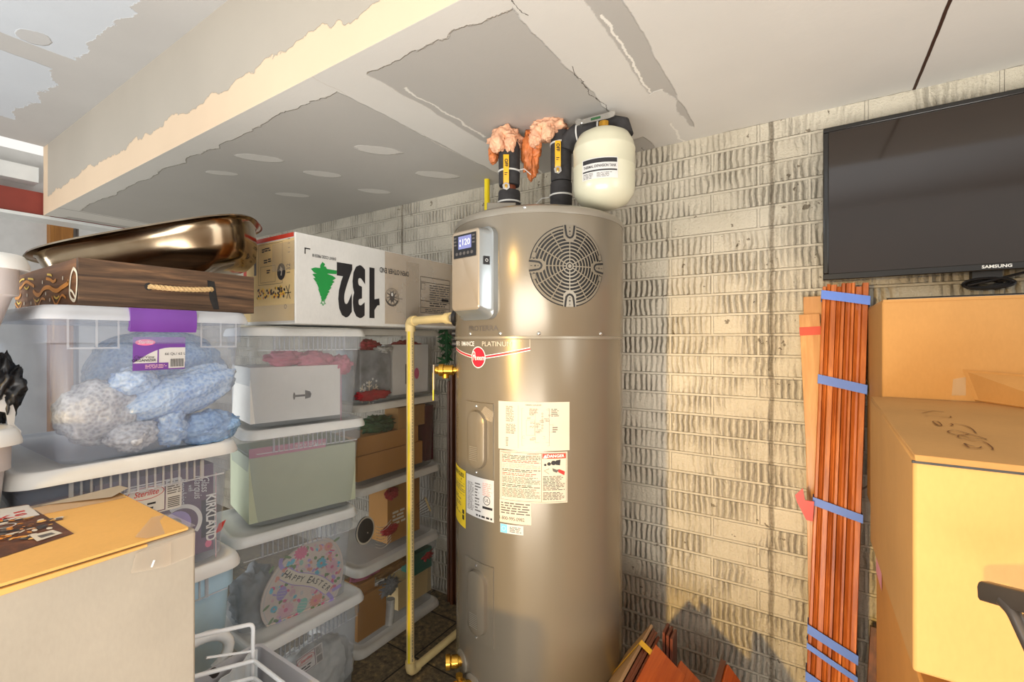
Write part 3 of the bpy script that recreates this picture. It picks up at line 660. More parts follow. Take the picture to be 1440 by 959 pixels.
# ------------------------------------------------------------------ pipes above the heater
def V(*a): return Vector(a)
def sleeve(parent, c, r, z0, z1):
    mb = MB(); mb.lathe([(r*.96, z0), (r, z0+.006), (r*1.02, (z0+z1)/2), (r, z1-.006), (r*.96, z1)], M['insul'], (c[0], c[1], 0), 28); return mb.build('insulation', parent)
def tie(parent, c, r, z, tail=None):
    mb = MB(); mb.lathe([(r, z-.003), (r+.003, z-.003), (r+.003, z+.003), (r, z+.003)], M['zip'], (c[0], c[1], 0), 28, cap=False)
    if tail is not None:
        a = rad(tail); p = V(c[0]+(r+.002)*math.cos(a), c[1]+(r+.002)*math.sin(a), z); d = V(math.cos(a), math.sin(a), 0)
        mb.tube([p, p+d*.03+V(0, 0, -.002), p+d*.06+V(0, 0, -.03)], .0018, M['zip'], 6)
    mb.build('cable_tie', parent)
def ball_valve(parent, c, r, ztop, zbot, side):
    """steel stem nut with a long yellow lever lying up along the pipe"""
    d = V(-c[0], -c[1], 0).normalized(); t_ = V(-d.y, d.x, 0); b = V(c[0], c[1], 0)+d*(r+.004)+t_*side
    vs = []
    for z, h in ((zbot, .005), (zbot+.02, .012), (ztop-.02, .012), (ztop, .010)):
        vs.append([b-t_*.0105+d*h+V(0, 0, z), b+t_*.0105+d*h+V(0, 0, z), b+t_*.0105+d*(h+.004)+V(0, 0, z), b-t_*.0105+d*(h+.004)+V(0, 0, z)])
    mb = MB(); mb.loft(vs, M['valve'])
    fr = plane_frame(b+d*.0165+V(0, 0, (ztop+zbot)/2+.01), t_, (0, 0, 1))
    mb.text(fr, 'OFF', 0, .012, .017, M['ink'], rot=-PI/2, bold=.03, h=.001); mb.lines(fr, -.006, -.036, .006, -.022, 2, M['ink'], 3)
    h = Sub(mb.build('valve_lever', parent), parent)
    mb = MB(); q = b+V(0, 0, zbot-.012); mb.lathe([(.013, -.01), (.013, .01), (.015, .011), (.015, .018)], M['steel'], q, 6, d); mb.lathe([(.006, 0), (.006, .026)], M['brass'], q, 12, d); mb.build('lever_nut', h)
P1, P2 = (-.992, 1.508), (-.797, 1.570)
T = Thing('water_pipe', 'left black insulated water pipe, its yellow lever below the leftmost foam plug', 'pipe', (P1[0], P1[1], 1.885))
sleeve(T, P1, .043, 1.890, 2.030); sleeve(T, P1, .041, 2.052, 2.235)
mb = MB(); mb.lathe([(.026, 1.9), (.026, 2.26)], M['copper'], (P1[0], P1[1], 0), 18); mb.build('copper_pipe', T)
tie(T, P1, .044, 1.985); tie(T, P1, .042, 2.105, -5); ball_valve(T, P1, .036, 2.155, 2.045, -.012)
T = Thing('water_pipe', 'black insulated water pipe next to the cream expansion tank', 'pipe', (P2[0], P2[1], 1.885))
sleeve(T, P2, .041, 1.890, 2.045); sleeve(T, P2, .039, 2.05, 2.235)
mb = MB(); mb.lathe([(.024, 1.89), (.024, 2.265)], M['copper'], (P2[0], P2[1], 0), 18); mb.build('copper_pipe', T)
tie(T, P2, .042, 1.995, 200); tie(T, P2, .040, 2.19); ball_valve(T, P2, .036, 2.185, 2.088, -.012)
# branch that carries the expansion tank
TK = (-.600, 1.505)
br0, br1 = V(P2[0]+.035, P2[1]-.005, 2.212), V(TK[0]+.01, TK[1]+.07, 2.212)
mb = MB(); mb.tube([br0+V(-.01, 0, -.05), br0+V(0, 0, -.018), br0+V(.03, 0, 0), br1+V(-.05, 0, 0), br1+V(0, 0, 0), br1+V(.03, -.01, -.012), br1+V(.04, -.01, -.05)], [.034, .036, .037, .036, .036, .034, .034], M['insul'], 20); br = Sub(mb.build('branch_insulation', T), T)
dv = (br1-br0).normalized()
for k in (.25, .72):
    q = br0.lerp(br1, k); mb = MB(); mb.lathe([(.0365, -.0025), (.040, -.0025), (.040, .0025), (.0365, .0025)], M['zip'], q, 24, dv, cap=False); mb.build('cable_tie', br)
fr = plane_frame(br0.lerp(br1, .55)+V(.02, -.050, .016), dv, (0, 0, 1))
mb = MB(); lv = [(-.055, -.006), (-.03, -.009), (.06, -.011), (.078, -.008), (.082, .004), (.076, .011), (.05, .010), (-.03, .008), (-.055, .007)]
mb.loft([[fr(u, v, 0) for u, v in lv], [fr(u, v, .004) for u, v in lv]], M['steel']); mb.quad(fr, -.005, -.004, .03, .004, M['leaf'], .0048)
q = fr(-.05, 0, 0); mb.lathe([(.013, -.03), (.013, .008)], M['steel'], q, 6, dv.cross(V(0, 0, 1))); mb.build('steel_lever', br)
# expansion tank
T = Thing('expansion_tank', 'cream thermal expansion tank hanging under the ceiling above the heater', 'tank', (TK[0], TK[1], 1.902))
R = .104; prof = [(.012, 1.902), (.05, 1.907), (.082, 1.922), (.099, 1.945), (R, 1.968), (R, 2.030), (R+.0015, 2.034), (R+.0015, 2.038), (R, 2.042), (R, 2.092), (R+.0015, 2.096), (R+.0015, 2.1), (R, 2.104), (R-.004, 2.122), (.086, 2.148), (.06, 2.163), (.02, 2.170)]
mb = MB(); mb.lathe(prof, M['tank'], (TK[0], TK[1], 0), 64); mb.lathe([(.018, 2.165), (.018, 2.2)], M['brass'], (TK[0], TK[1], 0), 16); mb.build('tank_shell', T)
a0 = math.degrees(math.atan2(-TK[1], -TK[0]))
fr = lambda u, v, h=0: V(TK[0]+(R+.002+h)*math.cos(rad(a0-8)+u/R), TK[1]+(R+.002+h)*math.sin(rad(a0-8)+u/R), 2.007+v)
mb = MB(); mb.quad(fr, -.06, -.034, .06, .034, M['wpaper'], 0, 14); mb.quad(fr, -.057, .017, .057, .031, M['ink'], .0003, 12); mb.quad(fr, -.057, -.010, .057, -.005, M['ink'], .0003, 12)
mb.text(fr, 'THERMAL EXPANSION TANK', 0, .006, .0125, M['ink'], sx=.66, bold=.02, h=.0006); mb.lines(fr, -.055, -.032, -.02, -.013, 4, M['greyink'], 5); mb.lines(fr, -.008, -.03, .04, -.014, 4, M['greyink'], 6); mb.build('tank_label', T)
# spray foam plugs
mb = MB(); c = V(-1.0, 1.500, 2.232)
mb.blob(c, .062, .06, .042, M['foam'], 10, .34, 2.0, 1)
for dx, dy, dz, rr in ((-.048, -.02, -.065, .017), (-.055, .0, -.035, .024), (.035, -.03, -.03, .022), (.0, -.05, -.02, .026), (-.02, -.045, -.025, .022)): mb.blob(c+V(dx, dy, dz), rr, rr, rr*1.5, M['foam' if dx > -.04 else 'foamo'], 7, .3, 1.6, dx*99)
tag(mb.build('spray_foam', flat=False, angle=180), 'pink foam plug sealing the ceiling around the left water pipe', 'foam')
mb = MB(); c = V(-.925, 1.56, 2.195)
mb.blob(c, .036, .036, .085, M['foamo'], 9, .4, 2.0, 4); mb.blob(c+V(0, .0, -.07), .016, .016, .05, M['foamo'], 7, .3, 1.6, 6)
tag(mb.build('spray_foam', angle=180), 'orange foam drip hanging behind the left water pipe', 'foam')
mb = MB(); c = V(-.838, 1.548, 2.248)
mb.blob(c, .066, .06, .04, M['foam'], 10, .34, 2.0, 9)
for dx, dy, dz, rr in ((-.05, -.02, -.03, .024), (-.03, -.04, -.045, .017), (.02, -.045, -.025, .024), (-.02, -.045, -.02, .024), (-.028, -.03, -.06, .012)): mb.blob(c+V(dx, dy, dz), rr, rr, rr*1.3, M['foam' if dz > -.05 else 'foamo'], 7, .3, 1.6, dx*77)
tag(mb.build('spray_foam', angle=180), 'pink foam plug sealing the ceiling beside the expansion tank pipe', 'foam')
# condensate line in cream plastic pipe
PX, PY = -1.44, 1.418
T = Thing('drain_pipe', 'cream plastic drain pipe with a yellow stripe running down beside the heater', 'pipe', (PX, PY, 0))
r = .0165; pe = V(pd_.x, pd_.y, 1.531)+dn*.02
mb = MB(); mb.tube([V(PX, PY, .035), V(PX, PY, 1.525)], r, M['cpvc'], 18)
vd = V(-PX, -PY, 0).normalized(); sd = V(-vd.y, vd.x, 0)
up = Sub(mb.build('upright_pipe', T), T)
frp = lambda u, v, h=0: V(PX, PY, 0)+(vd*math.cos(u/r)+sd*math.sin(u/r))*(r+.0006+h)+V(0, 0, v)
mb = MB(); mb.quad(frp, -.011, .06, -.001, 1.49, M['ystripe'], 0, 4)
rr_ = random.Random(2); z = .08
while z < 1.46:
    L = .004+rr_.random()*.01; mb.quad(frp, .0075, z, .0105, z+L, M['greyink'], .0002); z += L+.004
mb.build('printed_stripe', up)
mb = MB(); mb.tube([V(PX, PY, 1.531), pe], r, M['cpvc'], 18); mb.build('upper_pipe', T)
mb = MB(); mb.tube([V(PX, PY, .03), V(PX, 1.80, .03)], r, M['cpvc'], 18); mb.build('lower_pipe', T)
hd = (pe-V(PX, PY, 1.531)); hd.z = 0; hd.normalize()
for c0, d1, d2 in ((V(PX, PY, 1.531), V(0, 0, -1), hd), (V(PX, PY, .03), V(0, 0, 1), V(0, 1, 0))):
    pts = [c0+d1*.045, c0+d1*.02]+[c0+d1*.02*(1-math.sin(a))+d2*.02*(1-math.cos(a)) for a in [rad(30), rad(60)]]+[c0+d2*.02, c0+d2*.045]
    mb = MB(); mb.tube(pts, .0215, M['cpvc'], 18); mb.build('elbow', T)
mb = MB(); mb.tube([pe-hd*.035, pe], .0215, M['cpvc'], 18); mb.build('coupling', T)
# yellow pipe behind the heater
mb = MB(); mb.tube([V(-1.40, 1.92, 0), V(-1.40, 1.92, ZC)], .014, M['ystripe'], 14)
tag(mb.build('gas_pipe'), 'yellow pipe running up the brick wall behind the heater', 'pipe')

# ------------------------------------------------------------------ storage bins
def make_bin(label, fc, rot, LY, LX, z0, H, plastic='bin', lidm='lid', group=None, taper=.028, ribs=True, lid=True, latch=False, sticker=None, rad_=.04, ribside='end', lip=.012, name='storage_bin'):
    """fc: middle of the visible end in plan; rot: turn in degrees; LY: width of that end; LX: length away from it"""
    ca, sa = math.cos(rad(rot)), math.sin(rad(rot)); ex = V(ca, sa, 0); ey = V(-sa, ca, 0)
    c = V(fc[0], fc[1], z0)-ex*(LX/2); T = Thing(name, label, 'storage bin', (c.x, c.y, z0), group)
    hx, hy = LX/2-lip, LY/2-lip
    rr = lambda ins, z, r=rad_: rrect(c.x, c.y, hx-ins, hy-ins, max(r-ins*.3, .01), z, 5, rad(rot))
    mb = MB(); st = H-.085
    mb.loft([rr(taper+.012, z0+.002), rr(taper, z0+.012), rr(.009, z0+st), rr(.001, z0+st+.004), rr(.0, z0+H-.02)], M[plastic], True, False)
    body = mb.build('body', T, angle=50)
    B = Sub(body, T)
    f = plane_frame(V(c.x, c.y, z0)+ex*(hx-.0), ey, V(0, 0, 1), .0004)
    if ribs:
        mb = MB(); w = min(.13, hy*.6) if ribside == 'end' else .12
        n = 15
        for i in range(n+1):
            u = -w+2*w*i/n; big = i in (0, n); q = .0035 if big else .0018
            mb.box((-q, 0, 0), (q, .004 if not big else .006, .062), M['ribclear'], lambda v, u=u: f(u+v.x, H-.085+v.z, v.y))
        mb.quad(f, -hy+.03, st, hy-.03, st+.004, M['binrib'], .001)
        mb.build('grip_ribs', T)
    if latch:
        for u0, u1 in ((-hy+.03, -.085), (.085, hy-.03)):
            mb = MB()
            mb.quad(f, u0, H-.095, u1, H-.091, M['ribclear'], .001)
            for k in (0, .55, 1): mb.quad(f, u0+(u1-u0)*k-.002, H-.095, u0+(u1-u0)*k+.002, H-.03, M['ribclear'], .001)
            mb.build('grip_ribs', T)
    if lid:
        o = lip
        mb = MB(); lr = lambda ins, z: rrect(c.x, c.y, hx-ins, hy-ins, rad_+.006, z0+z, 5, rad(rot))
        mb.loft([lr(.001, H-.03), lr(-o-.002, H-.031), lr(-o-.002, H-.024), lr(-o+.002, H-.010), lr(-o+.006, H-.002), lr(-.002, H), lr(.008, H), lr(.014, H-.008), lr(.05, H-.009)], M[lidm], False, True)
        if ribs:
            pass
        mb.build('lid', T, angle=50)
    if latch:
        mb = MB(); prof = [(.0, H-.052), (.012, H-.056), (.017, H-.045), (.018, H-.012), (.014, H-.001), (-.02, H+.0015), (-.02, H-.004), (.004, H-.008), (.006, H-.04)]
        mb.loft([[f(u, v, h) for h, v in prof] for u in (-.068, -.064, .064, .068)], M['purple']); mb.build('latch', T)
    # frame on the tapered wall below the step, for stickers and what leans against it
    tn = math.atan((taper-.009)/(st-.012)); wallf = plane_frame(V(c.x, c.y, z0+st)+ex*(hx-.009), ey, (V(0, 0, 1)*math.cos(tn)+ex*math.sin(tn)), .0008)
    if sticker: sticker(MB(), wallf, T)
    T.f, T.wf, T.c, T.ex, T.ey, T.z0, T.st, T.hx, T.hy = f, wallf, c, ex, ey, z0, st, hx, hy
    def inside(px, py, dep):
        return at(px, py, plane=(c+ex*(hx-.02-dep), ex))
    T.inside = inside
    return T
# stack against the wall, next to the heater (long sides face the room)
AX, AY0, AY1 = -1.70, 1.355, 1.915
def stackA(z0, H, label, dx=0, lidm='lidA'):
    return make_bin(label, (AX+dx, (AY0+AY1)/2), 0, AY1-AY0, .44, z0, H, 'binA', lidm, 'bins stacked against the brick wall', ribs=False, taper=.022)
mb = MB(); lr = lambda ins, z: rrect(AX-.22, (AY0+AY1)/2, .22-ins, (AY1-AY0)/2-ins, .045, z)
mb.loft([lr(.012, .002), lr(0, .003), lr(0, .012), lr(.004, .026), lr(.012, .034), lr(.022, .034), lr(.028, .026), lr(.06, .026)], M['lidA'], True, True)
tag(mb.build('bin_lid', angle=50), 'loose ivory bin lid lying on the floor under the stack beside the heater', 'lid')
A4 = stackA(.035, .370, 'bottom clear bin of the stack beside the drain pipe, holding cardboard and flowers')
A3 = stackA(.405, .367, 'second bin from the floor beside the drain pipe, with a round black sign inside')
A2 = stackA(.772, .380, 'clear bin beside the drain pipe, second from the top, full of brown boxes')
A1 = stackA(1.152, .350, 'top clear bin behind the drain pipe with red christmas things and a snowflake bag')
# middle stack (short ends face the room)
def stick_small(px, py, w, h, tilt=0):
    def fn(mb, f, T):
        p = at(px, py, plane=(f(0, 0), T_n(f))); o = f(0, 0); ux = (f(1, 0)-o); uz = (f(0, 1)-o); u, v = (p-o).dot(ux), (p-o).dot(uz)
        fr = lambda a, b, h_=0: f(u+a*math.cos(tilt)-b*math.sin(tilt), v+a*math.sin(tilt)+b*math.cos(tilt), h_)
        mb.poly(fr, [(-w/2+.004, -h/2), (w/2-.004, -h/2), (w/2, -h/2+.004), (w/2, h/2-.004), (w/2-.004, h/2), (-w/2+.004, h/2), (-w/2, h/2-.004), (-w/2, -h/2+.004)], M['wpaper'], .0)
        mb.quad(fr, -w*.49, -h*.46, w*.2, h*.46, M['kirk'], .0003); mb.quad(fr, -w*.47, -h*.43, w*.18, h*.43, M['wpaper'], .0005)
        mb.disc(fr, -w*.145, h*.2, w*.32, h*.2, M['redink'], .0008, 24); mb.disc(fr, -w*.145, h*.2, w*.305, h*.18, M['wpaper'], .001, 24)
        mb.text(fr, 'Sterilite', -w*.145, h*.2, h*.25, M['redink'], shear=.3, h=.0014, sx=.8, bold=.01); mb.lines(fr, -w*.38, -h*.36, w*.05, -h*.08, 2, M['ink'], 3, .001)
        mb.lines(fr, w*.23, 0, w*.47, h*.44, 6, M['greyink'], 4, .0008)
        for i in range(6): mb.quad(fr, w*.24, -h*.42+i*h*.06, w*.46, -h*.395+i*h*.06, M['ink'], .0008)
        mb.build('size_sticker', T)
    return fn
def T_n(f): o = f(0, 0); return (f(1, 0)-o).cross(f(0, 1)-o)
gB = 'bins stacked in the middle, ends to the room'
B4 = make_bin('clear bin at the foot of the middle stack, a size sticker on its end', (-1.535, 1.035), -2, .46, .40, .0, .42, 'bin', 'lid', gB, sticker=stick_small(436, 928, .105, .075, .12))
B3 = make_bin('clear bin holding an egg shaped Happy Easter plaque', (-1.572, 1.000), -11.5, .462, .36, .42, .355, 'bin', 'lid', gB)
B2 = make_bin('clear bin holding a pale sage green box with a pink band', (-1.580, 1.045), -14, .452, .36, .775, .355, 'bin', 'lid', gB)
B1 = make_bin('clear bin at the top of the middle stack, with pink cloth over a white box', (-1.582, 1.048), -14, .452, .36, 1.13, .365, 'bin', 'lid', gB)
# front stack
gC = 'bins stacked on the left'
def stick_purple(mb, f, T):
    p = at(225, 497, plane=(f(0, 0), T_n(f))); o = f(0, 0); u, v = (p-o).dot(f(1, 0)-o), (p-o).dot(f(0, 1)-o); fr = lambda a, b, h=0: f(u+a, v+b, h)
    w, h = .108, .080
    mb.quad(fr, -w/2, -h/2, w/2, h/2, M['purple']); pts = [(-w/2, -h*.28)]+[(-w/2+w*k/10, -h*.28+(h*.46)*math.sin(PI/2*k/7) if k < 7 else h*.18) for k in range(1, 11)]+[(w/2, -h*.28)]
    mb.poly(fr, pts, M['wpaper'], .0004); mb.quad(fr, .018, -h*.46, w/2-.001, -h*.1, M['wpaper'], .0006)
    mb.disc(fr, -.03, h*.34, .02, .0075, M['pinkfl'], .0006); mb.text(fr, 'Sterilite', -.03, h*.34, .012, M['whiteink'], shear=.3, h=.001, sx=.8)
    mb.text(fr, 'ClearView', -.032, -h*.1, .0095, M['ink'], h=.001, shear=.2); mb.text(fr, 'ORGANIZER', -.032, -h*.2, .0085, M['ink'], h=.001, bold=.02)
    mb.text(fr, '66 Qt./ 62 L', .032, -h*.02, .009, M['ink'], h=.001); mb.ribbon(fr, [(-.004, -h/2), (-.004, h/2)], .003, M['purple'], .0008); mb.lines(fr, -.03, -h*.45, .015, -h*.32, 3, M['palepink'], 9, .001)
    for i in range(14): mb.quad(fr, .022+i*.0021, -h*.42, .0232+i*.0021, -h*.17, M['ink'], .001)
    mb.build('size_sticker', T)
C4 = make_bin('pale bin on the floor at the foot of the left stack', (-1.325, .452), -2, .43, .60, .0, .43, 'binblue', 'lid', gC, ribs=False)
C3 = make_bin('pale blue bin with a white lid, half behind the white wire rack', (-1.325, .455), -2, .43, .60, .43, .43, 'binblue', 'lid', gC)
C2 = make_bin('clear bin with a plum coloured carton inside, under the purple latched bin', (-1.325, .440), -3, .44, .60, .86, .315, 'binC', 'lid', gC, sticker=stick_small(217, 700, .115, .078, .0), taper=.02)
C1 = make_bin('clear bin with a purple latch, full of bubble wrapped bundles', (-1.315, .478), 0, .425, .59, 1.175, .350, 'binC', 'binrib', gC, ribs=False, latch=True, sticker=stick_purple, taper=.02)
# far left stack
gD = 'bins stacked at the left edge of the picture'
D4 = make_bin('grey bin on the floor at the left edge of the room', (-1.31, .02), 0, .44, .58, .0, .47, 'totegrey', 'lid', gD, ribs=False)
D3 = make_bin('grey bin, second from the floor at the left edge', (-1.31, .02), 0, .44, .58, .47, .47, 'totegrey', 'lid', gD, ribs=False)
D2 = make_bin('milky bin at the left edge whose lid carries torn black plastic', (-1.30, .022), 0, .44, .58, .94, .335, 'bingrey', 'lid', gD, ribs=False)
D1 = make_bin('milky white lidded bin at the left edge, higher than the wooden tray', (-1.30, .033), 0, .44, .58, 1.275, .345, 'bingrey', 'lid', gD, ribs=False, taper=.075)

# ------------------------------------------------------------------ what lies in the bins
def lump(name, label, cat, c, r, mat, amp=.3, freq=2.2, seed=0, rz=0, ry=0, group=None, sub=7, rx=0):
    mb = MB(); R_ = Matrix.Rotation(rad(rz), 3, 'Z') @ Matrix.Rotation(rad(ry), 3, 'Y') @ Matrix.Rotation(rad(rx), 3, 'X'); mb.blob(c, r[0], r[1], r[2], M[mat], sub, amp, freq, seed, R_)
    return tag(mb.build(name, angle=180), label, cat, group)
def crate(name, label, cat, lo, hi, mat, rot=0, T=None, bevel=.003, extra=None, group=None):
    """box whose faces follow the bin it sits in; lo/hi = (depth behind the end, along the end, up)"""
    tf = lambda v: V(T.c.x, T.c.y, 0)+T.ex*(T.hx-.02-v.x)+T.ey*v.y+V(0, 0, v.z)
    mb = MB(); mb.box((hi[0], lo[1], lo[2]), (lo[0], hi[1], hi[2]), M[mat], lambda v: tf(v))
    if not extra: return tag(mb.build(name, bevel=0), label, cat, group)
    mid = tf(V((lo[0]+hi[0])/2, (lo[1]+hi[1])/2, lo[2])); G_ = Thing(name, label, cat, tuple(mid), group); mb.build(name+'_body', G_)
    pm = MB(); extra(pm, plane_frame(tf(V(lo[0], 0, 0)), T.ey, V(0, 0, 1), .0006)); pm.build('front_print', G_); return G_
gw = 'bubble wrapped bundles'
lump('bubble_wrap_bundle', 'long blue bubble wrapped bundle lying slanted in the purple latched bin', 'bundle', C1.inside(256, 552, .055), (.05, .145, .056), 'bubblue', .18, 1.8, 3, rx=17)
lump('bubble_wrap_bundle', 'wide blue bubble wrapped bundle at the back of the purple latched bin', 'bundle', C1.inside(225, 528, .24)+V(0, 0, .0), (.12, .172, .135), 'bubdeep', .14, 1.4, 8)
lump('bubble_wrap_bundle', 'blue wrapped bundle low in the right corner of the purple latched bin', 'bundle', C1.inside(295, 606, .05)+V(0, 0, .012), (.05, .075, .045), 'bubdeep', .2, 2.2, 12)
lump('bubble_wrap_bundle', 'small peaked blue wrapped bundle at the bottom middle of the purple latched bin', 'bundle', C1.inside(241, 606, .03)+V(0, 0, .01), (.03, .036, .046), 'bubblue', .25, 2.2, 15)
lump('bubble_wrap_bundle', 'round silver bubble wrapped bundle at the left of the purple latched bin', 'bundle', C1.inside(140, 580, .075), (.06, .08, .077), 'bubclear', .14, 2.4, 19)
lump('bubble_wrap_bundle', 'small silver wrapped bundle lying at the bottom front of the purple latched bin', 'bundle', C1.inside(186, 618, .03)+V(0, 0, .008), (.03, .052, .036), 'bubclear', .24, 2.4, 23)
lump('bubble_wrap_bundle', 'small blue wrapped bundle just under the sticker of the purple latched bin', 'bundle', C1.inside(190, 536, .045), (.035, .05, .035), 'bubblue', .2, 2.4, 27)
def kirk(mb, f):
    p = lambda x, y: (lambda q: ((q-f(0, 0)).dot(f(1, 0)-f(0, 0)), (q-f(0, 0)).dot(f(0, 1)-f(0, 0))))(at(x, y, plane=(f(0, 0), T_n(f))))
    r_ = -PI/2
    mb.quad(f, p(283, 750)[0], p(283, 757)[1], p(301, 720)[0], p(298, 700)[1], M['ink'], .0004)
    u, v = p(296, 727); mb.text(f, 'KIRKLAND', u, v, .034, M['whiteink'], rot=r_, bold=.025, h=.001, sx=.78)
    for tx, x, y, s in (('Glass', 288, 680, .027), ('Marquis', 278, 684, .027), ('with', 267.5, 686, .014), ('Revolving', 256.5, 690, .024), ('Lid', 245.5, 696, .024)):
        u, v = p(x, y); mb.text(f, tx, u, v, s, M['whiteink'], rot=r_, shear=.35, h=.001, sx=.72)
    u, v = p(254, 737); mb.ring(f, u, v, .040, .050, M['whiteink'], .0006, 26, rad(-40), rad(120)); mb.disc(f, u-.01, v, .034, .036, M['lilac'], .0005); mb.disc(f, u-.016, v-.004, .02, .024, M['ink'], .0008)
    u, v = p(309, 742); mb.poly(f, [(u-.012, v-.014), (u+.004, v-.008), (u+.016, v+.018), (u-.002, v+.012)], M['redink'], .0006)
    u, v = p(293, 764); mb.disc(f, u, v, .008, .01, M['pinkfl'], .0006)
    mb.quad(f, p(303, 670)[0], p(303, 795)[1], p(304, 670)[0], p(304, 664)[1], M['palepink'], .0006)
crate('carton', 'plum coloured shop carton with white lettering inside the bin', 'box', (.03, -.075, .876), (.36, .172, 1.112), 'kirk', T=C2, extra=kirk)
crate('carton', 'dark maroon carton at the left inside the bin under the purple latched one', 'box', (.04, -.19, .876), (.4, -.09, 1.1), 'kirkdark', T=C2)
def icon(mb, f):
    p = lambda x, y: (lambda q: ((q-f(0, 0)).dot(f(1, 0)-f(0, 0)), (q-f(0, 0)).dot(f(0, 1)-f(0, 0))))(at(x, y, plane=(f(0, 0), T_n(f))))
    u, v = p(426, 556); K = M['greyink']
    mb.quad(f, u-.03, v-.004, u+.012, v+.004, K); mb.poly(f, [(u+.008, v-.014), (u+.028, v-.01), (u+.032, v+.004), (u+.026, v+.014), (u+.008, v+.02)], K, .0002); mb.disc(f, u-.032, v, .004, .014, K, .0003); mb.disc(f, u+.024, v+.002, .004, .004, M['ink'], .0006)
    a, b = p(480, 520), p(483, 600); mb.quad(f, a[0]-.003, b[1], a[0], a[1], M['pinkstrip'], .0003)
crate('gift_box', 'white box with a small grey picture, lying in the top middle bin', 'box', (.02, -.196, 1.148), (.29, .13, 1.35), 'whitebox', T=B1, extra=icon)
for i, (x, y, r_) in enumerate(((400, 503, (.04, .07, .03)), (440, 505, (.045, .07, .035)), (478, 512, (.035, .05, .04)))):
    lump('folded_cloth', ('rose pink cloth on the white box, left of three folds', 'rose pink cloth on the white box, in the middle of three folds', 'rose pink cloth on the white box, right of three folds')[i], 'cloth', B1.inside(x, y, .06)+V(0, 0, -.004), r_, 'pinkcloth', .35, 2.2, 31+i)
def band(mb, f):
    p = lambda x, y: (lambda q: ((q-f(0, 0)).dot(f(1, 0)-f(0, 0)), (q-f(0, 0)).dot(f(0, 1)-f(0, 0))))(at(x, y, plane=(f(0, 0), T_n(f))))
    u1 = p(458, 640)[0]; v0, v1 = 1.028, 1.062
    mb.quad(f, -.200, v0, u1, v1, M['pinkstrip'], .0003); mb.text(f, 'PARTY TOYS', u1-.075, (v0+v1)/2+.004, .0135, M['whiteink'], bold=.01); mb.text(f, '♥ GIFTS', u1-.018, (v0+v1)/2-.003, .012, M['whiteink'])
crate('gift_box', 'pale sage green box with a pink band across its top edge', 'box', (.012, -.200, .795), (.29, .192, 1.03), 'sage', T=B2, extra=band)
# Easter plaque
f = plane_frame(B3.wf(0, 0, -.02), B3.ey, B3.wf(0, 1)-B3.wf(0, 0), 0)
def pin(f, x, y): q = at(x, y, plane=(f(0, 0), T_n(f))); o = f(0, 0); return ((q-o).dot(f(1, 0)-o), (q-o).dot(f(0, 1)-o))
cu, cv = pin(f, 431, 822); TI = rad(-24)
hh, ww = .176, .148
def egg(k, n=44):
    out = []
    for i in range(n):
        a = 2*PI*i/n; x = ww*k*math.cos(a)*(1-.13*math.sin(a)); y = hh*k*math.sin(a)
        out.append((cu+x*math.cos(TI)-y*math.sin(TI), cv+x*math.sin(TI)+y*math.cos(TI)))
    return out
top_v = .018
def clipv(pts): return [(u, min(v, top_v)) for u, v in pts]
mb = MB(); mb.loft([[f(u, v, -.008) for u, v in clipv(egg(1))], [f(u, v, -.001) for u, v in clipv(egg(1))]], M['plaque']); mb.poly(f, clipv(egg(.95)), M['wpaper'], -.0007)
mb.poly(f, clipv(egg(.93)), M['plaque'], -.0004)
def G(x, y): return pin(f, 360+x/5.993, 740+y/5.993)          # position read on the plaque
def flower(x, y, r, m, n=12, cm='redink', lv=.0006):
    u, v = G(x, y)
    for i in range(n):
        a = 2*PI*i/n; mb.disc(f, u+r*.62*math.cos(a), v+r*.62*math.sin(a), r*.42, r*.2, M[m], lv+.00008*(i % 2), 10, a)
    mb.disc(f, u, v, r*.26, r*.26, M[cm], lv+.0003, 12)
rr_ = random.Random(11)
for i in range(230):                                            # small blossoms and leaves filling the wreath
    a = rr_.random()*2*PI; k = .28+.58*rr_.random()**.7; x = ww*k*math.cos(a); y = hh*k*math.sin(a); u = cu+x*math.cos(TI)-y*math.sin(TI); v = cv+x*math.sin(TI)+y*math.cos(TI)
    if v > top_v-.01: continue
    mb.disc(f, u, v, .005+.007*rr_.random(), .0035+.004*rr_.random(), M[rr_.choice(['palepink', 'aqua', 'leafl', 'pinkfl', 'peachfl', 'wpaper', 'lilac'])], .0002+i*.000002, 9, rr_.random()*3)
for x, y, r, m in ((380, 225, .026, 'pinkfl'), (250, 705, .03, 'palepink'), (500, 625, .024, 'peachfl'), (640, 340, .026, 'palepink'), (550, 310, .02, 'aqua'), (610, 170, .018, 'peachfl'), (150, 700, .013, 'aqua')): flower(x, y, r, m, cm='pinkfl' if m != 'aqua' else 'peachfl')
for x, y, a, b, m, t_ in ((215, 565, .017, .026, 'lilac', -.25), (390, 665, .018, .028, 'mint', -.35), (300, 560, .008, .014, 'palepink', -.2), (382, 305, .007, .010, 'mint', 0), (385, 560, .006, .009, 'wpaper', 0), (475, 550, .008, .010, 'palepink', .3), (310, 785, .010, .012, 'pinkfl', .4), (405, 810, .007, .009, 'wpaper', -.3)):
    u, v = G(x, y); mb.disc(f, u, v, a, b, M[m], .0012, 20, t_)
    for k in (-.4, 0, .4): mb.ribbon(f, [(u-a*.8*math.cos(t_)-b*k*math.sin(t_), v-a*.8*math.sin(t_)+b*k*math.cos(t_)), (u+a*.8*math.cos(t_)-b*k*math.sin(t_), v+a*.8*math.sin(t_)+b*k*math.cos(t_))], b*.1, M['wpaper'], .0015)
for x, y, a in ((85, 690, .6), (125, 800, .9), (270, 260, -.5), (130, 365, 1.0), (680, 110, .4)):
    u, v = G(x, y); mb.disc(f, u, v, .014, .005, M['leafl'], .0010, 12, a)
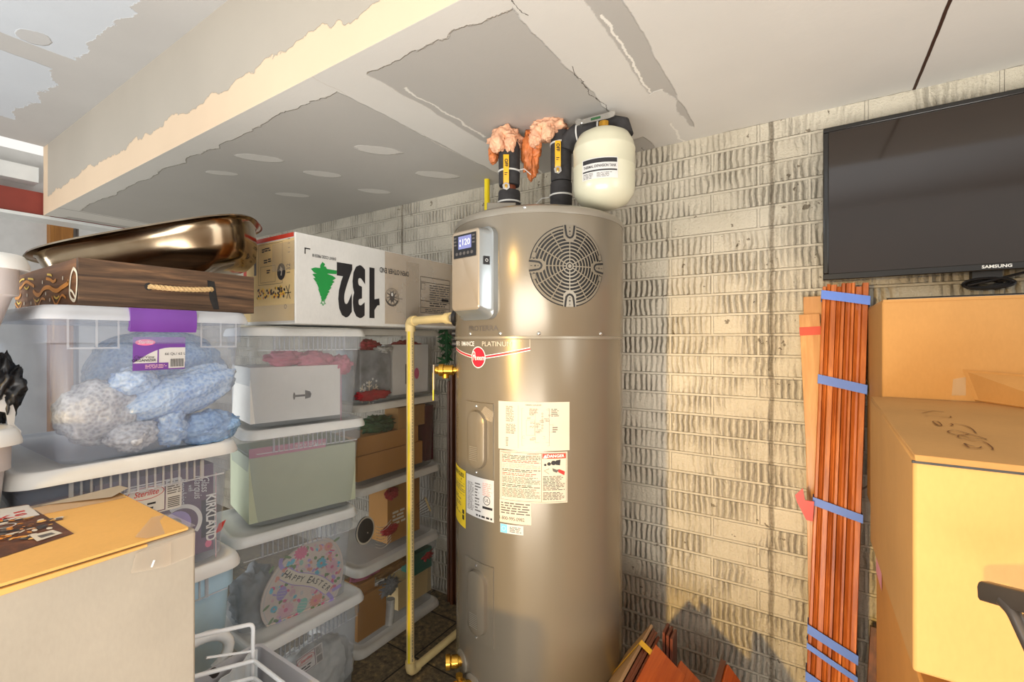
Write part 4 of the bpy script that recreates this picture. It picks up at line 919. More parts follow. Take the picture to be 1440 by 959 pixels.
def smooth(pts, n=6):
    out = []
    for i in range(len(pts)-1):
        p0, p1, p2, p3 = pts[max(i-1, 0)], pts[i], pts[i+1], pts[min(i+2, len(pts)-1)]
        for k in range(n):
            t_ = k/n; out.append(tuple(.5*((2*p1[j])+(-p0[j]+p2[j])*t_+(2*p0[j]-5*p1[j]+4*p2[j]-p3[j])*t_*t_+(-p0[j]+3*p1[j]-3*p2[j]+p3[j])*t_**3) for j in (0, 1)))
    return out+[pts[-1]]
bp = smooth([G(x, y) for x, y in ((232, 395), (330, 438), (430, 448), (525, 470), (615, 530))])
for tail in (((225, 360), (205, 320), (215, 270)), ((640, 540), (690, 510), (715, 490)), ((600, 560), (640, 610), (610, 650))): mb.ribbon(f, smooth([G(*q) for q in tail]), .014, M['lilac'], .0014)
mb.ribbon(f, bp, .049, M['lilac'], .0017); mb.ribbon(f, bp, .043, M['whitep'], .0020)
s_ = 'HAPPY EASTER'; 
for i, ch in enumerate(s_):
    if ch == ' ': continue
    k = (i+.7)/(len(s_)+.4)*(len(bp)-1); j = min(int(k), len(bp)-2); q = k-j
    u = bp[j][0]*(1-q)+bp[j+1][0]*q; v = bp[j][1]*(1-q)+bp[j+1][1]*q; an = math.atan2(bp[j+1][1]-bp[j][1], bp[j+1][0]-bp[j][0])
    mb.text(f, ch, u, v, .037 if i in (0, 6) else .030, M['ink'], rot=an, h=.0025, bold=.012, shear=.15, sx=.8)
tag(mb.build('easter_plaque', flat=True), 'egg shaped wooden plaque painted with flowers and the words Happy Easter', 'plaque')
lump('folded_cloth', 'grey cloth behind the Easter plaque at the left of its bin', 'cloth', B3.inside(360, 840, .14), (.09, .08, .11), 'greycloth', .3, 1.8, 41)
lump('folded_cloth', 'off white cloth at the bottom front of the Easter plaque bin', 'cloth', B3.inside(380, 893, .06)+V(0, 0, .012), (.05, .07, .035), 'whitecloth', .3, 2, 43)
lump('folded_cloth', 'pale cloth filling the bin at the foot of the middle stack', 'cloth', B4.inside(440, 930, .16)+V(0, 0, -.05), (.11, .17, .13), 'whitecloth', .25, 2, 47)
# christmas things in the wall stack
def Ain(T, x, y, dep=.03): return at(x, y, plane=(T.c+T.ex*(T.hx-.02-dep), T.ex))
def snow(mb, f):
    u, v = pin(f, 519, 553)
    for k in range(6):
        a = PI/3*k+PI/6; mb.ribbon(f, [(u, v), (u+.06*math.cos(a), v+.06*math.sin(a))], .007, M['whitep'], .001)
        for w in (.028, .046):
            for s in (-1, 1): mb.ribbon(f, [(u+w*math.cos(a), v+w*math.sin(a)), (u+w*math.cos(a)+.018*math.cos(a+s), v+w*math.sin(a)+.018*math.sin(a+s))], .005, M['whitep'], .0012)
    for k in range(16): mb.disc(f, u+.07*math.cos(k*2.4)*((k % 4+1)/4), v+.07*math.sin(k*2.4)*((k % 4+1)/4), .006, .006, M['whiteink'], .0016, 8)
def ybox(T, x0, x1, z0, z1, dep, deep, y_ref):
    a = at(x0, y_ref, plane=(T.c+T.ex*(T.hx-.02-dep), T.ex)); b = at(x1, y_ref, plane=(T.c+T.ex*(T.hx-.02-dep), T.ex)); return (dep, a.y-T.c.y, z0), (dep+deep, b.y-T.c.y, z1)
lo, hi = ybox(A1, 496, 549, 1.168, 1.40, .03, .12, 520); crate('gift_bag', 'grey gift bag with a white snowflake in the top bin behind the drain pipe', 'bag', lo, hi, 'greycloth', T=A1, extra=snow)
lo, hi = ybox(A1, 552, 602, 1.168, 1.425, .05, .16, 520); crate('carton', 'pale grey carton at the right of the top bin behind the drain pipe', 'box', lo, hi, 'whitebox', T=A1, extra=lambda mb, f: (mb.disc(f, *pin(f, 586, 525), .018, .03, M['pinkfl']), mb.quad(f, pin(f, 570, 512)[0], pin(f, 570, 540)[1], pin(f, 572, 512)[0], pin(f, 570, 512)[1], M['greyink'])))
lump('tinsel', 'red tinsel heaped at the right of the top bin behind the drain pipe', 'tinsel', Ain(A1, 572, 487, .12), (.05, .1, .03), 'redcloth', .4, 3, 51)
lump('tinsel', 'red tinsel above the snowflake bag in the top bin', 'tinsel', Ain(A1, 520, 485, .1)+V(0, 0, -.005), (.04, .05, .028), 'redcloth', .4, 3, 53)
lump('tinsel', 'red tinsel at the bottom of the top bin, below the snowflake bag', 'tinsel', Ain(A1, 525, 557, .012)+V(0, 0, .005), (.01, .1, .022), 'redcloth', .4, 3, 55)
lump('folded_cloth', 'white crumpled tissue above the snowflake bag in the top bin', 'cloth', Ain(A1, 538, 492, .05), (.03, .05, .018), 'whitecloth', .4, 3, 57)
lo, hi = ybox(A2, 503, 594, .79, .905, .03, .2, 600); crate('carton', 'long brown carton at the bottom of the bin full of brown boxes', 'box', lo, hi, 'cardR2', T=A2)
lo, hi = ybox(A2, 503, 588, .907, .99, .04, .2, 600); crate('carton', 'brown carton lying on the long carton in the bin beside the drain pipe', 'box', lo, hi, 'cardR2', T=A2)
lo, hi = ybox(A2, 560, 598, .992, 1.10, .04, .1, 600); crate('carton', 'small tan carton standing on top of two others in the bin beside the drain pipe', 'box', lo, hi, 'cardR', T=A2)
lo, hi = ybox(A2, 599, 609, .79, 1.09, .03, .2, 600); crate('carton', 'narrow maroon carton at the right of the bin beside the drain pipe', 'box', lo, hi, 'kirkdark', T=A2)
lump('garland', 'dark green garland at the left of the bin full of brown boxes', 'garland', Ain(A2, 530, 605, .1)+V(0, 0, .03), (.06, .09, .04), 'leaf', .5, 4, 61)
# round sign, tan carton and trimmings
f = plane_frame(A3.wf(0, 0, -.03), A3.ey, V(0, 0, 1), 0); u, v = pin(f, 514, 746)
mb = MB(); mb.loft([[f(u+.052*math.cos(a), v+.064*math.sin(a), h) for a in [2*PI*i/32 for i in range(32)]] for h in (-.006, 0)], M['black']); mb.ring(f, u, v, .056, .064, M['whitep'], .001, 32, asp=.82); mb.disc(f, u+.012, v-.014, .003, .003, M['whitep'], .0012, 8)
tag(mb.build('round_sign'), 'small round black sign with a white rim in the bin beside the drain pipe', 'sign')
lo, hi = ybox(A3, 545, 590, .425, .71, .05, .14, 720); crate('carton', 'tan printed carton behind the pipe, in the bin with the round black sign', 'box', lo, hi, 'cardR2', T=A3, extra=lambda mb, f: (mb.lines(f, *pin(f, 552, 740), *pin(f, 570, 712), 4, M['whitep'], 3, fill=.6), None))
lump('ribbon_bow', 'red bow at the top of the bin with the round black sign', 'bow', Ain(A3, 551, 694, .03), (.02, .04, .026), 'redcloth', .4, 3, 65)
lump('ribbon_bow', 'red bow low in the middle of the bin with the round black sign', 'bow', Ain(A3, 548, 745, .025), (.02, .05, .02), 'redcloth', .4, 3, 66)
mb = MB()
for i in range(8):
    c = Ain(A3, 540, 735+i*3, .02); mb.tube([c+V(0, -.05+.012*j, -.02*math.sin(PI*j/8)-.004*i) for j in range(9)], .0012, M['whitep'], 5)
tag(mb.build('wire_coil'), 'loops of pale wire beside the round black sign', 'wire')
p0, p1 = Ain(A3, 598, 700, .02), Ain(A3, 605, 718, .02)
mb = MB(); mb.tube([p0, p1], .006, M['cpvc'], 8)
for i in range(6): q = p0.lerp(p1, i/5); mb.tube([q, q+V(0, -.07, -.02+.004*i)], .0015, M['darkwood'], 5)
tag(mb.build('small_broom'), 'little straw broom at the right of the bin with the round sign', 'broom')
lo, hi = ybox(A4, 503, 543, .055, .255, .02, .02, 850); crate('cardboard_sheet', 'brown cardboard sheet standing at the left of the lowest wall bin', 'cardboard', lo, hi, 'cardR2', T=A4)
lo, hi = ybox(A4, 503, 527, .20, .30, .045, .1, 850); crate('carton', 'brown carton behind the cardboard sheet in the lowest wall bin', 'box', lo, hi, 'cardR2', T=A4)
lo, hi = ybox(A4, 583, 607, .2, .31, .03, .1, 790); crate('carton', 'teal carton under red flowers in the lowest wall bin', 'box', lo, hi, 'teal', T=A4)
lo, hi = ybox(A4, 560, 606, .055, .198, .05, .1, 830); crate('carton', 'olive grey carton under the teal one in the lowest wall bin', 'box', lo, hi, 'kraft', T=A4)
lump('flower_bunch', 'red artificial flowers on the teal carton', 'flowers', Ain(A4, 597, 780, .05), (.03, .05, .028), 'redcloth', .5, 4, 71)
lump('flower_bunch', 'grey artificial flowers leaning on the cardboard sheet', 'flowers', Ain(A4, 545, 825, .03), (.025, .06, .036), 'greycloth', .6, 5, 73)
lump('garland', 'tan garland curling over the lowest wall bin', 'garland', Ain(A4, 550, 795, .1), (.04, .12, .03), 'cardR', .4, 3, 75)
lump('garland', 'mauve garland under the lid at the left of the lowest wall bin', 'garland', Ain(A4, 515, 805, .09), (.03, .08, .022), 'pinkcloth', .4, 3, 77)
mb = MB(); mb.tube([Ain(A4, 547, 880, .015)+V(0, 0, .01), Ain(A4, 549, 842, .015)], .022, M['whitecloth'], 14); tag(mb.build('paper_roll'), 'pale paper roll standing next to the cardboard sheet', 'roll')

# ------------------------------------------------------------------ long white tree carton "132"
X0, X1, Y0, Y1, Z0, Z1 = -1.84, -1.50, .93, 1.885, 1.506, 1.826
mbox = MB(); mbox.box((X0, Y0, Z0), (X1, Y1, Z1), M['card132'])
TB = Thing('tree_carton', 'long white carton printed 132 and a green tree, lying on the bins', 'box', ((X0+X1)/2, (Y0+Y1)/2, Z0))
cart = Sub(mbox.build('carton_body', TB, bevel=.004), TB)
f = plane_frame((X1, Y0, 0), (0, 1, 0), (0, 0, 1)); pp = lambda x, y: (lambda q: (q.y-Y0, q.z))(at(x, y, X=X1))
mb = MB(); R180 = PI
u, v = pp(503, 406); mb.text(f, '132', u+.004, v, .262, M['ink'], rot=R180, sx=.50, bold=.05, h=.0006)
a, b = pp(526, 421), pp(529.5, 427); mb.poly(f, [a, (a[0]+.026, a[1]+.006), (a[0]+.028, a[1]-.022), (a[0]+.016, a[1]-.024), (a[0], a[1]-.045)], M['ink'], .0007)
u, v = pp(554, 382); mb.text(f, 'OPEN OTHER END', u+.004, v, .030, M['ink'], rot=R180, sx=.66, bold=.015, h=.0006)
u, v = pp(456, 363); mb.text(f, 'EVENT CODE: PRE5518', u, v+.004, .0155, M['ink'], rot=R180, sx=.62, bold=.01, h=.0006)
u, v = pp(428, 348); mb.quad(f, u, v-.022, u+.004, v, M['ink'], .0006); mb.quad(f, u, v-.004, u+.022, v, M['ink'], .0006)
# scribbled tree, tip down
z_ = smooth([pp(*q) for q in ((455, 370), (452, 376), (458, 378), (451, 381), (473, 383), (439, 379), (470, 392), (441, 387), (468, 397), (442, 393), (466, 401), (446, 399), (464, 406), (448, 403), (461, 411), (449, 408), (459, 415), (451, 413), (457, 419), (453, 418), (455, 422))], 5)
mb.ribbon(f, z_, .0135, M['greenink'], .0006, .00001)
mb.poly(f, [pp(*q) for q in ((452, 374), (460, 382), (462, 400), (456, 416), (451, 408), (446, 386))], M['greenink'], .0005)
cu_, cv_ = pp(454, 425.5); st = [(cu_+(.011 if k % 2 else .005)*math.cos(PI/5*k+PI/2), cv_+(.011 if k % 2 else .005)*math.sin(PI/5*k+PI/2)) for k in range(11)]; mb.ribbon(f, st, .0035, M['greenink'], .0008)
mb.build('front_print', cart)
mb = MB(); a, b = pp(541, 380)[0], .953; mb.quad(f, a, Z0+.012, b, Z1-.004, M['tape'], .0003); mb.quad(f, a+.12, Z0+.012, a+.2, Z1-.03, M['ctape'], .0004)
mb.quad(f, a+.42, Z1-.04, a+.50, Z1-.004, M['tape'], .0005); mb.build('packing_tape', cart)
mb = MB(); u, v = pp(551, 418); mb.ring(f, u, v, .037, .0385, M['ink'], .0012, 40); mb.ring(f, u, v, .031, .032, M['ink'], .0012, 40); mb.ring(f, u, v, .0325, .0365, M['greyink'], .0010, 40, rad(200), rad(340))
mb.disc(f, u, v+.002, .013, .022, M['greyink'], .0012, 14); mb.disc(f, u, v+.012, .006, .008, M['card132'], .0014, 12)
for k in range(10): mb.ribbon(f, [(u+.014*math.cos(k*.63), v+.014*math.sin(k*.63)), (u+.029*math.cos(k*.63+.1), v+.029*math.sin(k*.63+.1))], .004, M['greyink'], .0013)
mb.quad(f, u+.02, v-.004, u+.06, v-.0025, M['ink'], .0012)
mb.build('round_seal', cart); mb = MB()
u0, u1, v0, v1 = pp(591, 400)[0], pp(632, 400)[0], 1.575, 1.742
def rect(f, u0, v0, u1, v1, w, m, h=.0012):
    for q in ((u0, v0, u1, v0+w), (u0, v1-w, u1, v1), (u0, v0, u0+w, v1), (u1-w, v0, u1, v1)): mb.quad(f, *q, m, h)
rect(f, u0, v0, u1, v1, .002, M['ink']); mb.quad(f, u0, v1-.026, u1, v1-.024, M['ink'], .0012); mb.quad(f, u0, v0+.055, u1, v0+.057, M['ink'], .0012); mb.quad(f, u0, v0+.024, u1, v0+.026, M['ink'], .0012); rect(f, u0+.004, v1-.06, u0+.03, v1-.03, .0015, M['ink'])
mb.lines(f, u0+.06, v0+.06, u1-.006, v1-.032, 7, M['greyink'], 8, .0012, ragged=0); mb.lines(f, u0+.06, v0+.03, u1-.006, v0+.053, 2, M['ink'], 9, .0012); mb.lines(f, u0+.03, v0+.004, u1-.006, v0+.02, 2, M['ink'], 10, .0012); mb.quad(f, u1-.06, v0+.06, u1-.01, v0+.072, M['ink'], .0014)
mb.build('address_print', cart)
f = plane_frame((X0, Y0, 0), (1, 0, 0), (0, 0, 1)); pp = lambda x, y: (lambda q: (q.x-X0, q.z))(at(x, y, Y=Y0))
mb = MB(); mb.quad(f, .0, Z0+.012, X1-X0-.004, Z1-.02, M['kraft'], .0003); mb.build('kraft_end', cart)
mb = MB(); u, v = pp(396, 382); mb.disc(f, u, v, .026, .03, M['ink'], .0008, 24); mb.ribbon(f, [(u, v-.014), (u+.004, v+.004), (u-.004, v+.018)], .006, M['paper'], .0012); mb.disc(f, u, v+.008, .009, .006, M['paper'], .0011)
u, v = pp(405, 378); mb.text(f, '132', u+.006, v, .032, M['ink'], rot=PI/2, h=.0008, sx=.8)
a, b = pp(362, 405), pp(401, 417); rr_ = random.Random(3)
for i in range(70):
    u = a[0]+(b[0]-a[0])*rr_.random(); v = b[1]+(a[1]-b[1]-.006)*rr_.random(); mb.disc(f, u, v, .006, .005, M[rr_.choice(['ink', 'orangep', 'darkwood', 'ytape'])], .0008+i*.000004, 7, rr_.random()*3)
for q in (((408, 400), (404, 420)), ((403, 402), (409, 420)), ((401, 412), (410, 411))): mb.ribbon(f, [pp(*k) for k in q], .003, M['ink'], .0012)
def rectp(x0, y0, x1, y1): p, q = pp(x0, y0), pp(x1, y1); rect(f, p[0], q[1], q[0], p[1], .0012, M['greyink'])
rectp(364, 346, 398, 398); rectp(367, 376, 388, 396)
for x, y, w in ((377, 351, .02), (374, 368, .012), (380, 366, .012), (378, 382, .012), (371, 353, .01)): u, v = pp(x, y); mb.lines(f, u-w, v-.008, u+w, v+.008, 2, M['ink'], int(x), .0009, .6)
mb.text(f, '1 1 1 1', *pp(407, 345), .02, M['greyink'], rot=PI/2); mb.lines(f, *pp(358, 400), *pp(361, 352), 1, M['greyink'], 5, .0009, .5); u, v = pp(402, 431); mb.ring(f, u, v, .006, .008, M['ink'], .0009, 12)
mb.build('end_print', cart)
mb = MB(); mb.quad(f, .0, Z1-.016, X1-X0-.006, Z1-.001, M['redtape'], .0006); mb.box((X0-.001, Y0-.001, Z1-.003), (X0+.055, Y1-.3, Z1+.001), M['redtape']); mb.quad(f, .0, Z0+.1, .022, Z1-.004, M['redtape'], .0007); mb.build('red_tape', cart)
mb = MB(); mb.quad(f, .05, Z0+.004, X1-X0+.0, Z0+.07, M['ctape'], .0012); mb.quad(f, .2, Z1-.13, X1-X0, Z1-.03, M['ctape'], .0013); mb.build('clear_tape', cart)

# ------------------------------------------------------------------ wooden tray and steel basin
TX0, TX1, TY0, TY1, TZ0, TZ1 = -1.90, -1.352, .330, .712, 1.5265, 1.632
T = Thing('wooden_tray', 'dark wooden tray with rope handles on the purple latched bin', 'tray', ((TX0+TX1)/2, (TY0+TY1)/2, TZ0)); w = .015
mb = MB(); mb.box((TX0+w, TY0+w, TZ0), (TX1-w, TY1-w, TZ0+.01), M['traywood']); mb.build('bottom_board', T)
fe = plane_frame((TX1, (TY0+TY1)/2, (TZ0+TZ1)/2), (0, 1, 0), (0, 0, 1)); fs = plane_frame(((TX0+TX1)/2, TY0, (TZ0+TZ1)/2), (1, 0, 0), (0, 0, 1))
for x in (TX1-w, TX0):
    mb = MB(); mb.box((x, TY0, TZ0), (x+w, TY1, TZ1), M['traywood']); e_ = Sub(mb.build('end_board', T, bevel=.0015), T)
    if x == TX1-w:
        p1, p2 = at(209, 403, X=TX1), at(298, 407, X=TX1); mb = MB()
        
        for p in (p1, p2): mb = MB(); mb.disc(fe, p.y-(TY0+TY1)/2, p.z-(TZ0+TZ1)/2, .009, .0095, M['dark'], .0004, 18); mb.build('handle_hole', e_)
        mb = MB()
        mb.poly(fe, [(p2.y-.521-.012, .03), (p2.y-.521+.006, .028), (p2.y-.521+.012, -.012), (p2.y-.521+.018, -.046), (p2.y-.521+.004, -.047), (p2.y-.521-.006, -.02)], M['dark'], .0002); mb.build('knot', e_)
        mb = MB(); strand = []
        for s in range(3):
            pts = []
            for i in range(49):
                k = i/48; q = p1.lerp(p2, k)+V(.010*math.sin(PI*k)**.4+.001, 0, -.004*math.sin(PI*k)); a = s*2*PI/3+k*2*PI*11
                pts.append(q+V(.0035*math.cos(a), 0, .0035*math.sin(a)))
            mb.tube(pts, .0037, M['rope'], 7)
        mb.build('rope_handle', e_)
for y in (TY0, TY1-w):
    mb = MB(); mb.box((TX0+w, y, TZ0), (TX1-w, y+w, TZ1), M['trayside']); e_ = Sub(mb.build('side_board', T, bevel=.0015), T)
    if y == TY0:
        f = fs; pp = lambda x, y_: (lambda q: (q.x-(TX0+TX1)/2, q.z-(TZ0+TZ1)/2))(at(x, y_, Y=TY0)); mb = MB()
        K = lambda x, y_: pp(x/6.846, 340+y_/6.846)
        for pts, w_, m in ((((325, 470), (350, 505), (385, 510), (430, 450), (480, 440), (520, 465), (560, 470), (600, 440), (660, 400), (658, 378)), .013, 'orangep'), (((175, 445), (205, 445), (245, 395), (275, 390), (335, 430)), .010, 'orangep'), (((450, 355), (490, 365), (520, 385), (545, 365)), .009, 'orangep'), (((150, 540), (185, 540), (208, 505)), .011, 'orangep'), (((150, 590), (190, 645), (218, 580)), .007, 'orangep'), (((330, 540), (365, 625), (405, 550), (440, 555)), .007, 'orangep'), (((505, 525), (548, 605), (600, 515), (640, 540)), .007, 'orangep'), (((190, 395), (215, 365), (242, 360)), .006, 'yellowp'), (((275, 355), (320, 360), (328, 372)), .006, 'yellowp'), (((240, 435), (262, 455), (285, 432)), .006, 'yellowp'), (((168, 575), (185, 598), (205, 580)), .006, 'yellowp'), (((340, 555), (362, 575), (385, 552)), .006, 'yellowp'), (((525, 525), (552, 545), (578, 520)), .006, 'yellowp'), (((460, 315), (490, 318), (505, 330)), .006, 'yellowp')):
            mb.ribbon(f, smooth([K(*q) for q in pts], 5), w_*.8, M[m], .0006)
        for x, y_ in ((416, 390), (612, 350), (268, 515), (448, 500), (240, 595), (306, 590), (487, 560)): u, v = K(x, y_); mb.disc(f, u, v, .0035, .005, M['whitep'], .0008, 10)
        mb.ribbon(f, smooth([K(*q) for q in ((715, 255), (745, 300), (748, 420), (730, 560), (690, 540), (678, 470), (690, 330), (715, 255))], 5), .0075, M['whitep'], .0008)
        mb.ribbon(f, smooth([K(*q) for q in ((680, 465), (705, 480), (735, 540))], 5), .0055, M['whitep'], .0009)
        mb.build('painted_pattern', e_)
# oval basin, tipped so that its right end is high
lt, rt = at(2, 362, d=1.23), at(350, 300, d=1.418); ctr = (lt+rt)/2; ex_ = (rt-lt); a_ = ex_.length/2; ex_.normalize(); ey_ = V(0, 0, 1).cross(ex_).normalized(); ez_ = ex_.cross(ey_)
B = .19; ctr = ctr+ey_*.165+V(0, 0, .008)
prof = [(1.0, 0), (.985, .006), (.955, .004), (.925, -.006), (.91, -.03), (.885, -.07), (.83, -.115), (.74, -.135), (.5, -.14), (.49, -.137), (.72, -.131), (.81, -.112), (.868, -.07), (.893, -.03), (.912, -.003), (.955, .0), (.985, .002)]
mb = MB(); rings = []
for k, z in prof:
    rg = []
    for i in range(72):
        t_ = 2*PI*i/72; n_ = 3.4; cx_, sx_ = math.cos(t_), math.sin(t_); ins = (1-k)*a_
        x = (abs(cx_)**(2/n_))*math.copysign(a_-ins, cx_); y = (abs(sx_)**(2/n_))*math.copysign(B-ins, sx_); rg.append(ctr+ex_*x+ey_*y+ez_*z)
    rings.append(rg)
mb.loft(rings[:9], M['basin'], False, True); mb.loft(list(reversed(rings[9:])), M['basin'], True, False); mb.loft([rings[-1], rings[0]], M['basin'], False, False)
tag(mb.build('steel_basin', angle=60), 'large shiny oval steel basin tipped on the wooden tray', 'basin')

# ------------------------------------------------------------------ cardboard carton in the left foreground
CX0, CX1, CY0, CY1, CZ = -1.262, -.896, -.16, .372, 1.127
T = Thing('cardboard_box', 'tall grey-beige cardboard box in the left foreground, taped at its corner', 'box', ((CX0+CX1)/2, (CY0+CY1)/2, 0))
mb = MB(); mb.box((CX0, CY0, 0), (CX1, CY1, CZ-.004), M['cardLs']); bd_ = Sub(mb.build('carton_body', T, bevel=.004), T)
mb = MB(); sl = lambda x, y, z: V(x, y, z)
mb.hexa([V(CX0+.004, CY0, CZ-.004), V(CX1+.002, CY0, CZ-.002), V(CX1+.002, CY1-.012, CZ-.002), V(CX0+.004, CY1-.004, CZ-.004), V(CX0+.004, CY0, CZ-.001), V(CX1+.002, CY0, CZ+.003), V(CX1+.002, CY1-.012, CZ+.003), V(CX0+.004, CY1-.004, CZ-.001)], M['cardL'])
mb.hexa([V(CX1-.004, CY0, CZ-.022), V(CX1+.003, CY0, CZ-.022), V(CX1+.003, CY1-.07, CZ-.009), V(CX1-.004, CY1-.07, CZ-.009), V(CX1-.004, CY0, CZ-.0045), V(CX1+.003, CY0, CZ-.0045), V(CX1+.003, CY1-.07, CZ-.0045), V(CX1-.004, CY1-.07, CZ-.0045)], M['cardL'])
lidf = mb.build('top_flap', bd_, bevel=.001)
mb = MB(); fT = plane_frame((CX1, 0, CZ+.003), (0, 1, 0), (-1, 0, 0)); ft = lambda u, v, h=0: V(CX1-v, u, CZ+.0035-.005*v/.366+h); pt = lambda x, y: (lambda q: (q.y, CX1-q.x))(at(x, y, Z=CZ))
mb.poly(ft, [pt(-10, 715), pt(38, 708), pt(104, 752), pt(-10, 790)], M['darkwood'], .0004); mb.poly(ft, [pt(-10, 716), pt(40, 709), pt(56, 724), pt(-10, 737)], M['wpaper'], .0007)
rr_ = random.Random(9)
for i in range(120):
    x, y = rr_.uniform(0, 88), rr_.uniform(728, 768)
    if y > 742+ (x-0)*-.1+22 or y < 724+(90-x)*.02: continue
    u, v = pt(x, y); mb.disc(ft, u, v, .007*rr_.random()+.002, .005*rr_.random()+.002, M[rr_.choice(['black', 'cardL', 'orangep', 'greyink', 'paper', 'darkwood'])], .0008+i*.000003, 7, rr_.random()*3)
mb.poly(ft, [pt(42, 755), pt(74, 747), pt(88, 752), pt(52, 764)], M['paper'], .0014); mb.poly(ft, [pt(52, 756), pt(72, 751), pt(78, 753), pt(58, 759)], M['greyink'], .0016)
u, v = pt(16, 726); mb.text(ft, 'Ke', u, v, .034, M['redink'], h=.001, rot=PI*.02, bold=.02); mb.quad(ft, *pt(20, 722), *pt(34, 717), M['redink'], .001)
u, v = pt(7, 741); mb.ring(ft, u, v, .012, .014, M['wpaper'], .0018, 20)
mb.build('shipping_label', bd_)
mb = MB(); fF = plane_frame((CX1+.001, 0, 0), (0, 1, 0), (0, 0, 1)); pf = lambda x, y: (lambda q: (q.y, q.z))(at(x, y, X=CX1+.001))
mb.poly(fF, [pf(183, 806), pf(190, 778), pf(212, 768), pf(274, 748), pf(273, 780), pf(232, 797)], M['ctape'], .0012); mb.poly(fF, [pf(183, 806), pf(190, 778), pf(240, 762), pf(240, 794)], M['ctape'], .0016)
mb.ribbon(fF, [pf(212, 797), pf(216, 787)], .003, M['whiteink'], .002)
mb.add([V(CX1-.1, CY1-.03, CZ+.004), V(CX1-.02, CY1-.08, CZ+.0045), V(CX1+.001, CY1-.07, CZ+.004), V(CX1+.001, CY1-.0, CZ+.001), V(CX1-.1, CY1, CZ+.001)], [(0, 1, 2, 3, 4)], M['ctape'])
mb.build('corner_tape', bd_)
mb = MB(); k = [pt(40, 712), pt(60, 724), pt(150, 706), pt(178, 700), pt(150, 689), pt(120, 694)]; mb.poly(ft, [k[0], k[1], k[2], k[3], k[4], k[5]], M['tape'], .0012)  # brown patch paints a cast shadow across the back of the box top
mb.add([V(CX0, CY1-.12, CZ), V(CX0-.002, CY1+.004, CZ+.006), V(CX0+.05, CY1+.004, CZ+.010), V(CX0+.07, CY1-.03, CZ+.004)], [(0, 1, 2, 3)], M['cardLs']); mb.build('shade_patch_flap', bd_)

# ------------------------------------------------------------------ grey tote with a wire rack standing in it
c0 = at(363, 904, d=1.10); gx0, gy1, gz = c0.x, c0.y, c0.z
gx1, gy0 = gx0+.36, .382
T = Thing('grey_tote', 'tall open grey tote between the cardboard box and the bins', 'tote', ((gx0+gx1)/2, (gy0+gy1)/2, 0))
mb = MB(); g = lambda i, z: rrect((gx0+gx1)/2, (gy0+gy1)/2, (gx1-gx0)/2-i, (gy1-gy0)/2-i, .02, z)
mb.loft([g(.03, .0), g(.028, .004), g(.0, gz-.012), g(-.004, gz-.01), g(-.004, gz), g(.004, gz), g(.034, .012)], M['totegrey'], True, True); mb.build('tub', T)
mb = MB(); q0, q1 = V(gx0+.02, gy0+.03, gz-.16), V(gx0+.03, gy1-.01, gz+.012)
def sheet(mb, pts, mat, th=.003):
    n = (pts[1]-pts[0]).cross(pts[2]-pts[0]).normalized()*th; mb.loft([pts, [p+n for p in pts]], mat)
mb = MB(); pa = []
for i in range(25):
    k = i/24; pa.append(V(gx0+.024+.004*math.sin(k*40), gy0+.012+(gy1-gy0-.03)*k, 0))
mb.loft([[p+V(0, 0, gz-.2) for p in pa]+[p+V(.004, 0, gz-.2) for p in reversed(pa)], [p+V(0, 0, gz+.006-.06*(1-i/24)) for i, p in enumerate(pa)]+[p+V(.004, 0, gz+.006-.06*(1-(24-i)/24)) for i, p in enumerate(reversed(pa))]], M['white'])
tag(mb.build('ribbed_sheet'), 'white ribbed sheet standing inside the grey tote', 'sheet')
pw = lambda x, y, d=1.02: at(x, y, d=d)
T = Thing('wire_rack', 'white wire rack leaning in the grey tote by the cardboard box', 'rack', (gx0+.08, .45, gz-.2))
mb = MB(); rw = .0042
def rnd(pts, r=.012):
    out = [pts[0]]
    for i in range(1, len(pts)-1):
        a, b, c = pts[i-1], pts[i], pts[i+1]; d1 = (a-b).normalized()*r; d2 = (c-b).normalized()*r
        for k in range(6): t_ = k/5; out.append((b+d1)*(1-t_)**2+b*2*t_*(1-t_)+(b+d2)*t_*t_)
    return out+[pts[-1]]
wx = gx0+.075; pX = lambda x, y, dx=0: at(x, y, X=wx+dx)
A_, B_ = pX(356, 877), pX(353, 958); A2_ = pX(265, 893)
mb.tube(rnd([V(wx, .395, A2_.z), A_, B_+V(0, 0, -.12)]), rw, M['wire'], 10); mb.build('tall_hoop', T)
for y, dx in ((929, .01), (953, .02), (985, .03)):
    mb = MB(); a, b = pX(357, y, dx), pX(268, y+19, dx); mb.tube(rnd([V(wx+dx, .395, b.z), a, a+V(.12, .0, -.004)], .01), rw, M['wire'], 10); mb.build('crossbar', T)
mb = MB(); a, b = pX(358, 915, 0), pX(290, 925, 0); mb.tube([a, b], .0025, M['wire'], 8); mb.build('crossbar', T)
mb = MB(); q = pX(301, 946, -.03); mb.lathe([(.0085, -.006), (.0085, .006), (.005, .008)], M['blackmetal'], q, 14, V(1, 0, 0)); mb.build('knob', T)
mb = MB(); c = at(280, 928, X=gx0-.03); pts = [c+V(0, .062*math.cos(a), .045*math.sin(a)) for a in [rad(-60+i*15) for i in range(15)]]
mb.tube(pts, .012, M['white'], 12); mb.tube([pts[-1], V(pts[-1].x, pts[-1].y-.01, .0)], .012, M['white'], 12)
tag(mb.build('curved_handle'), 'thick white curved handle behind the wire rack', 'handle')
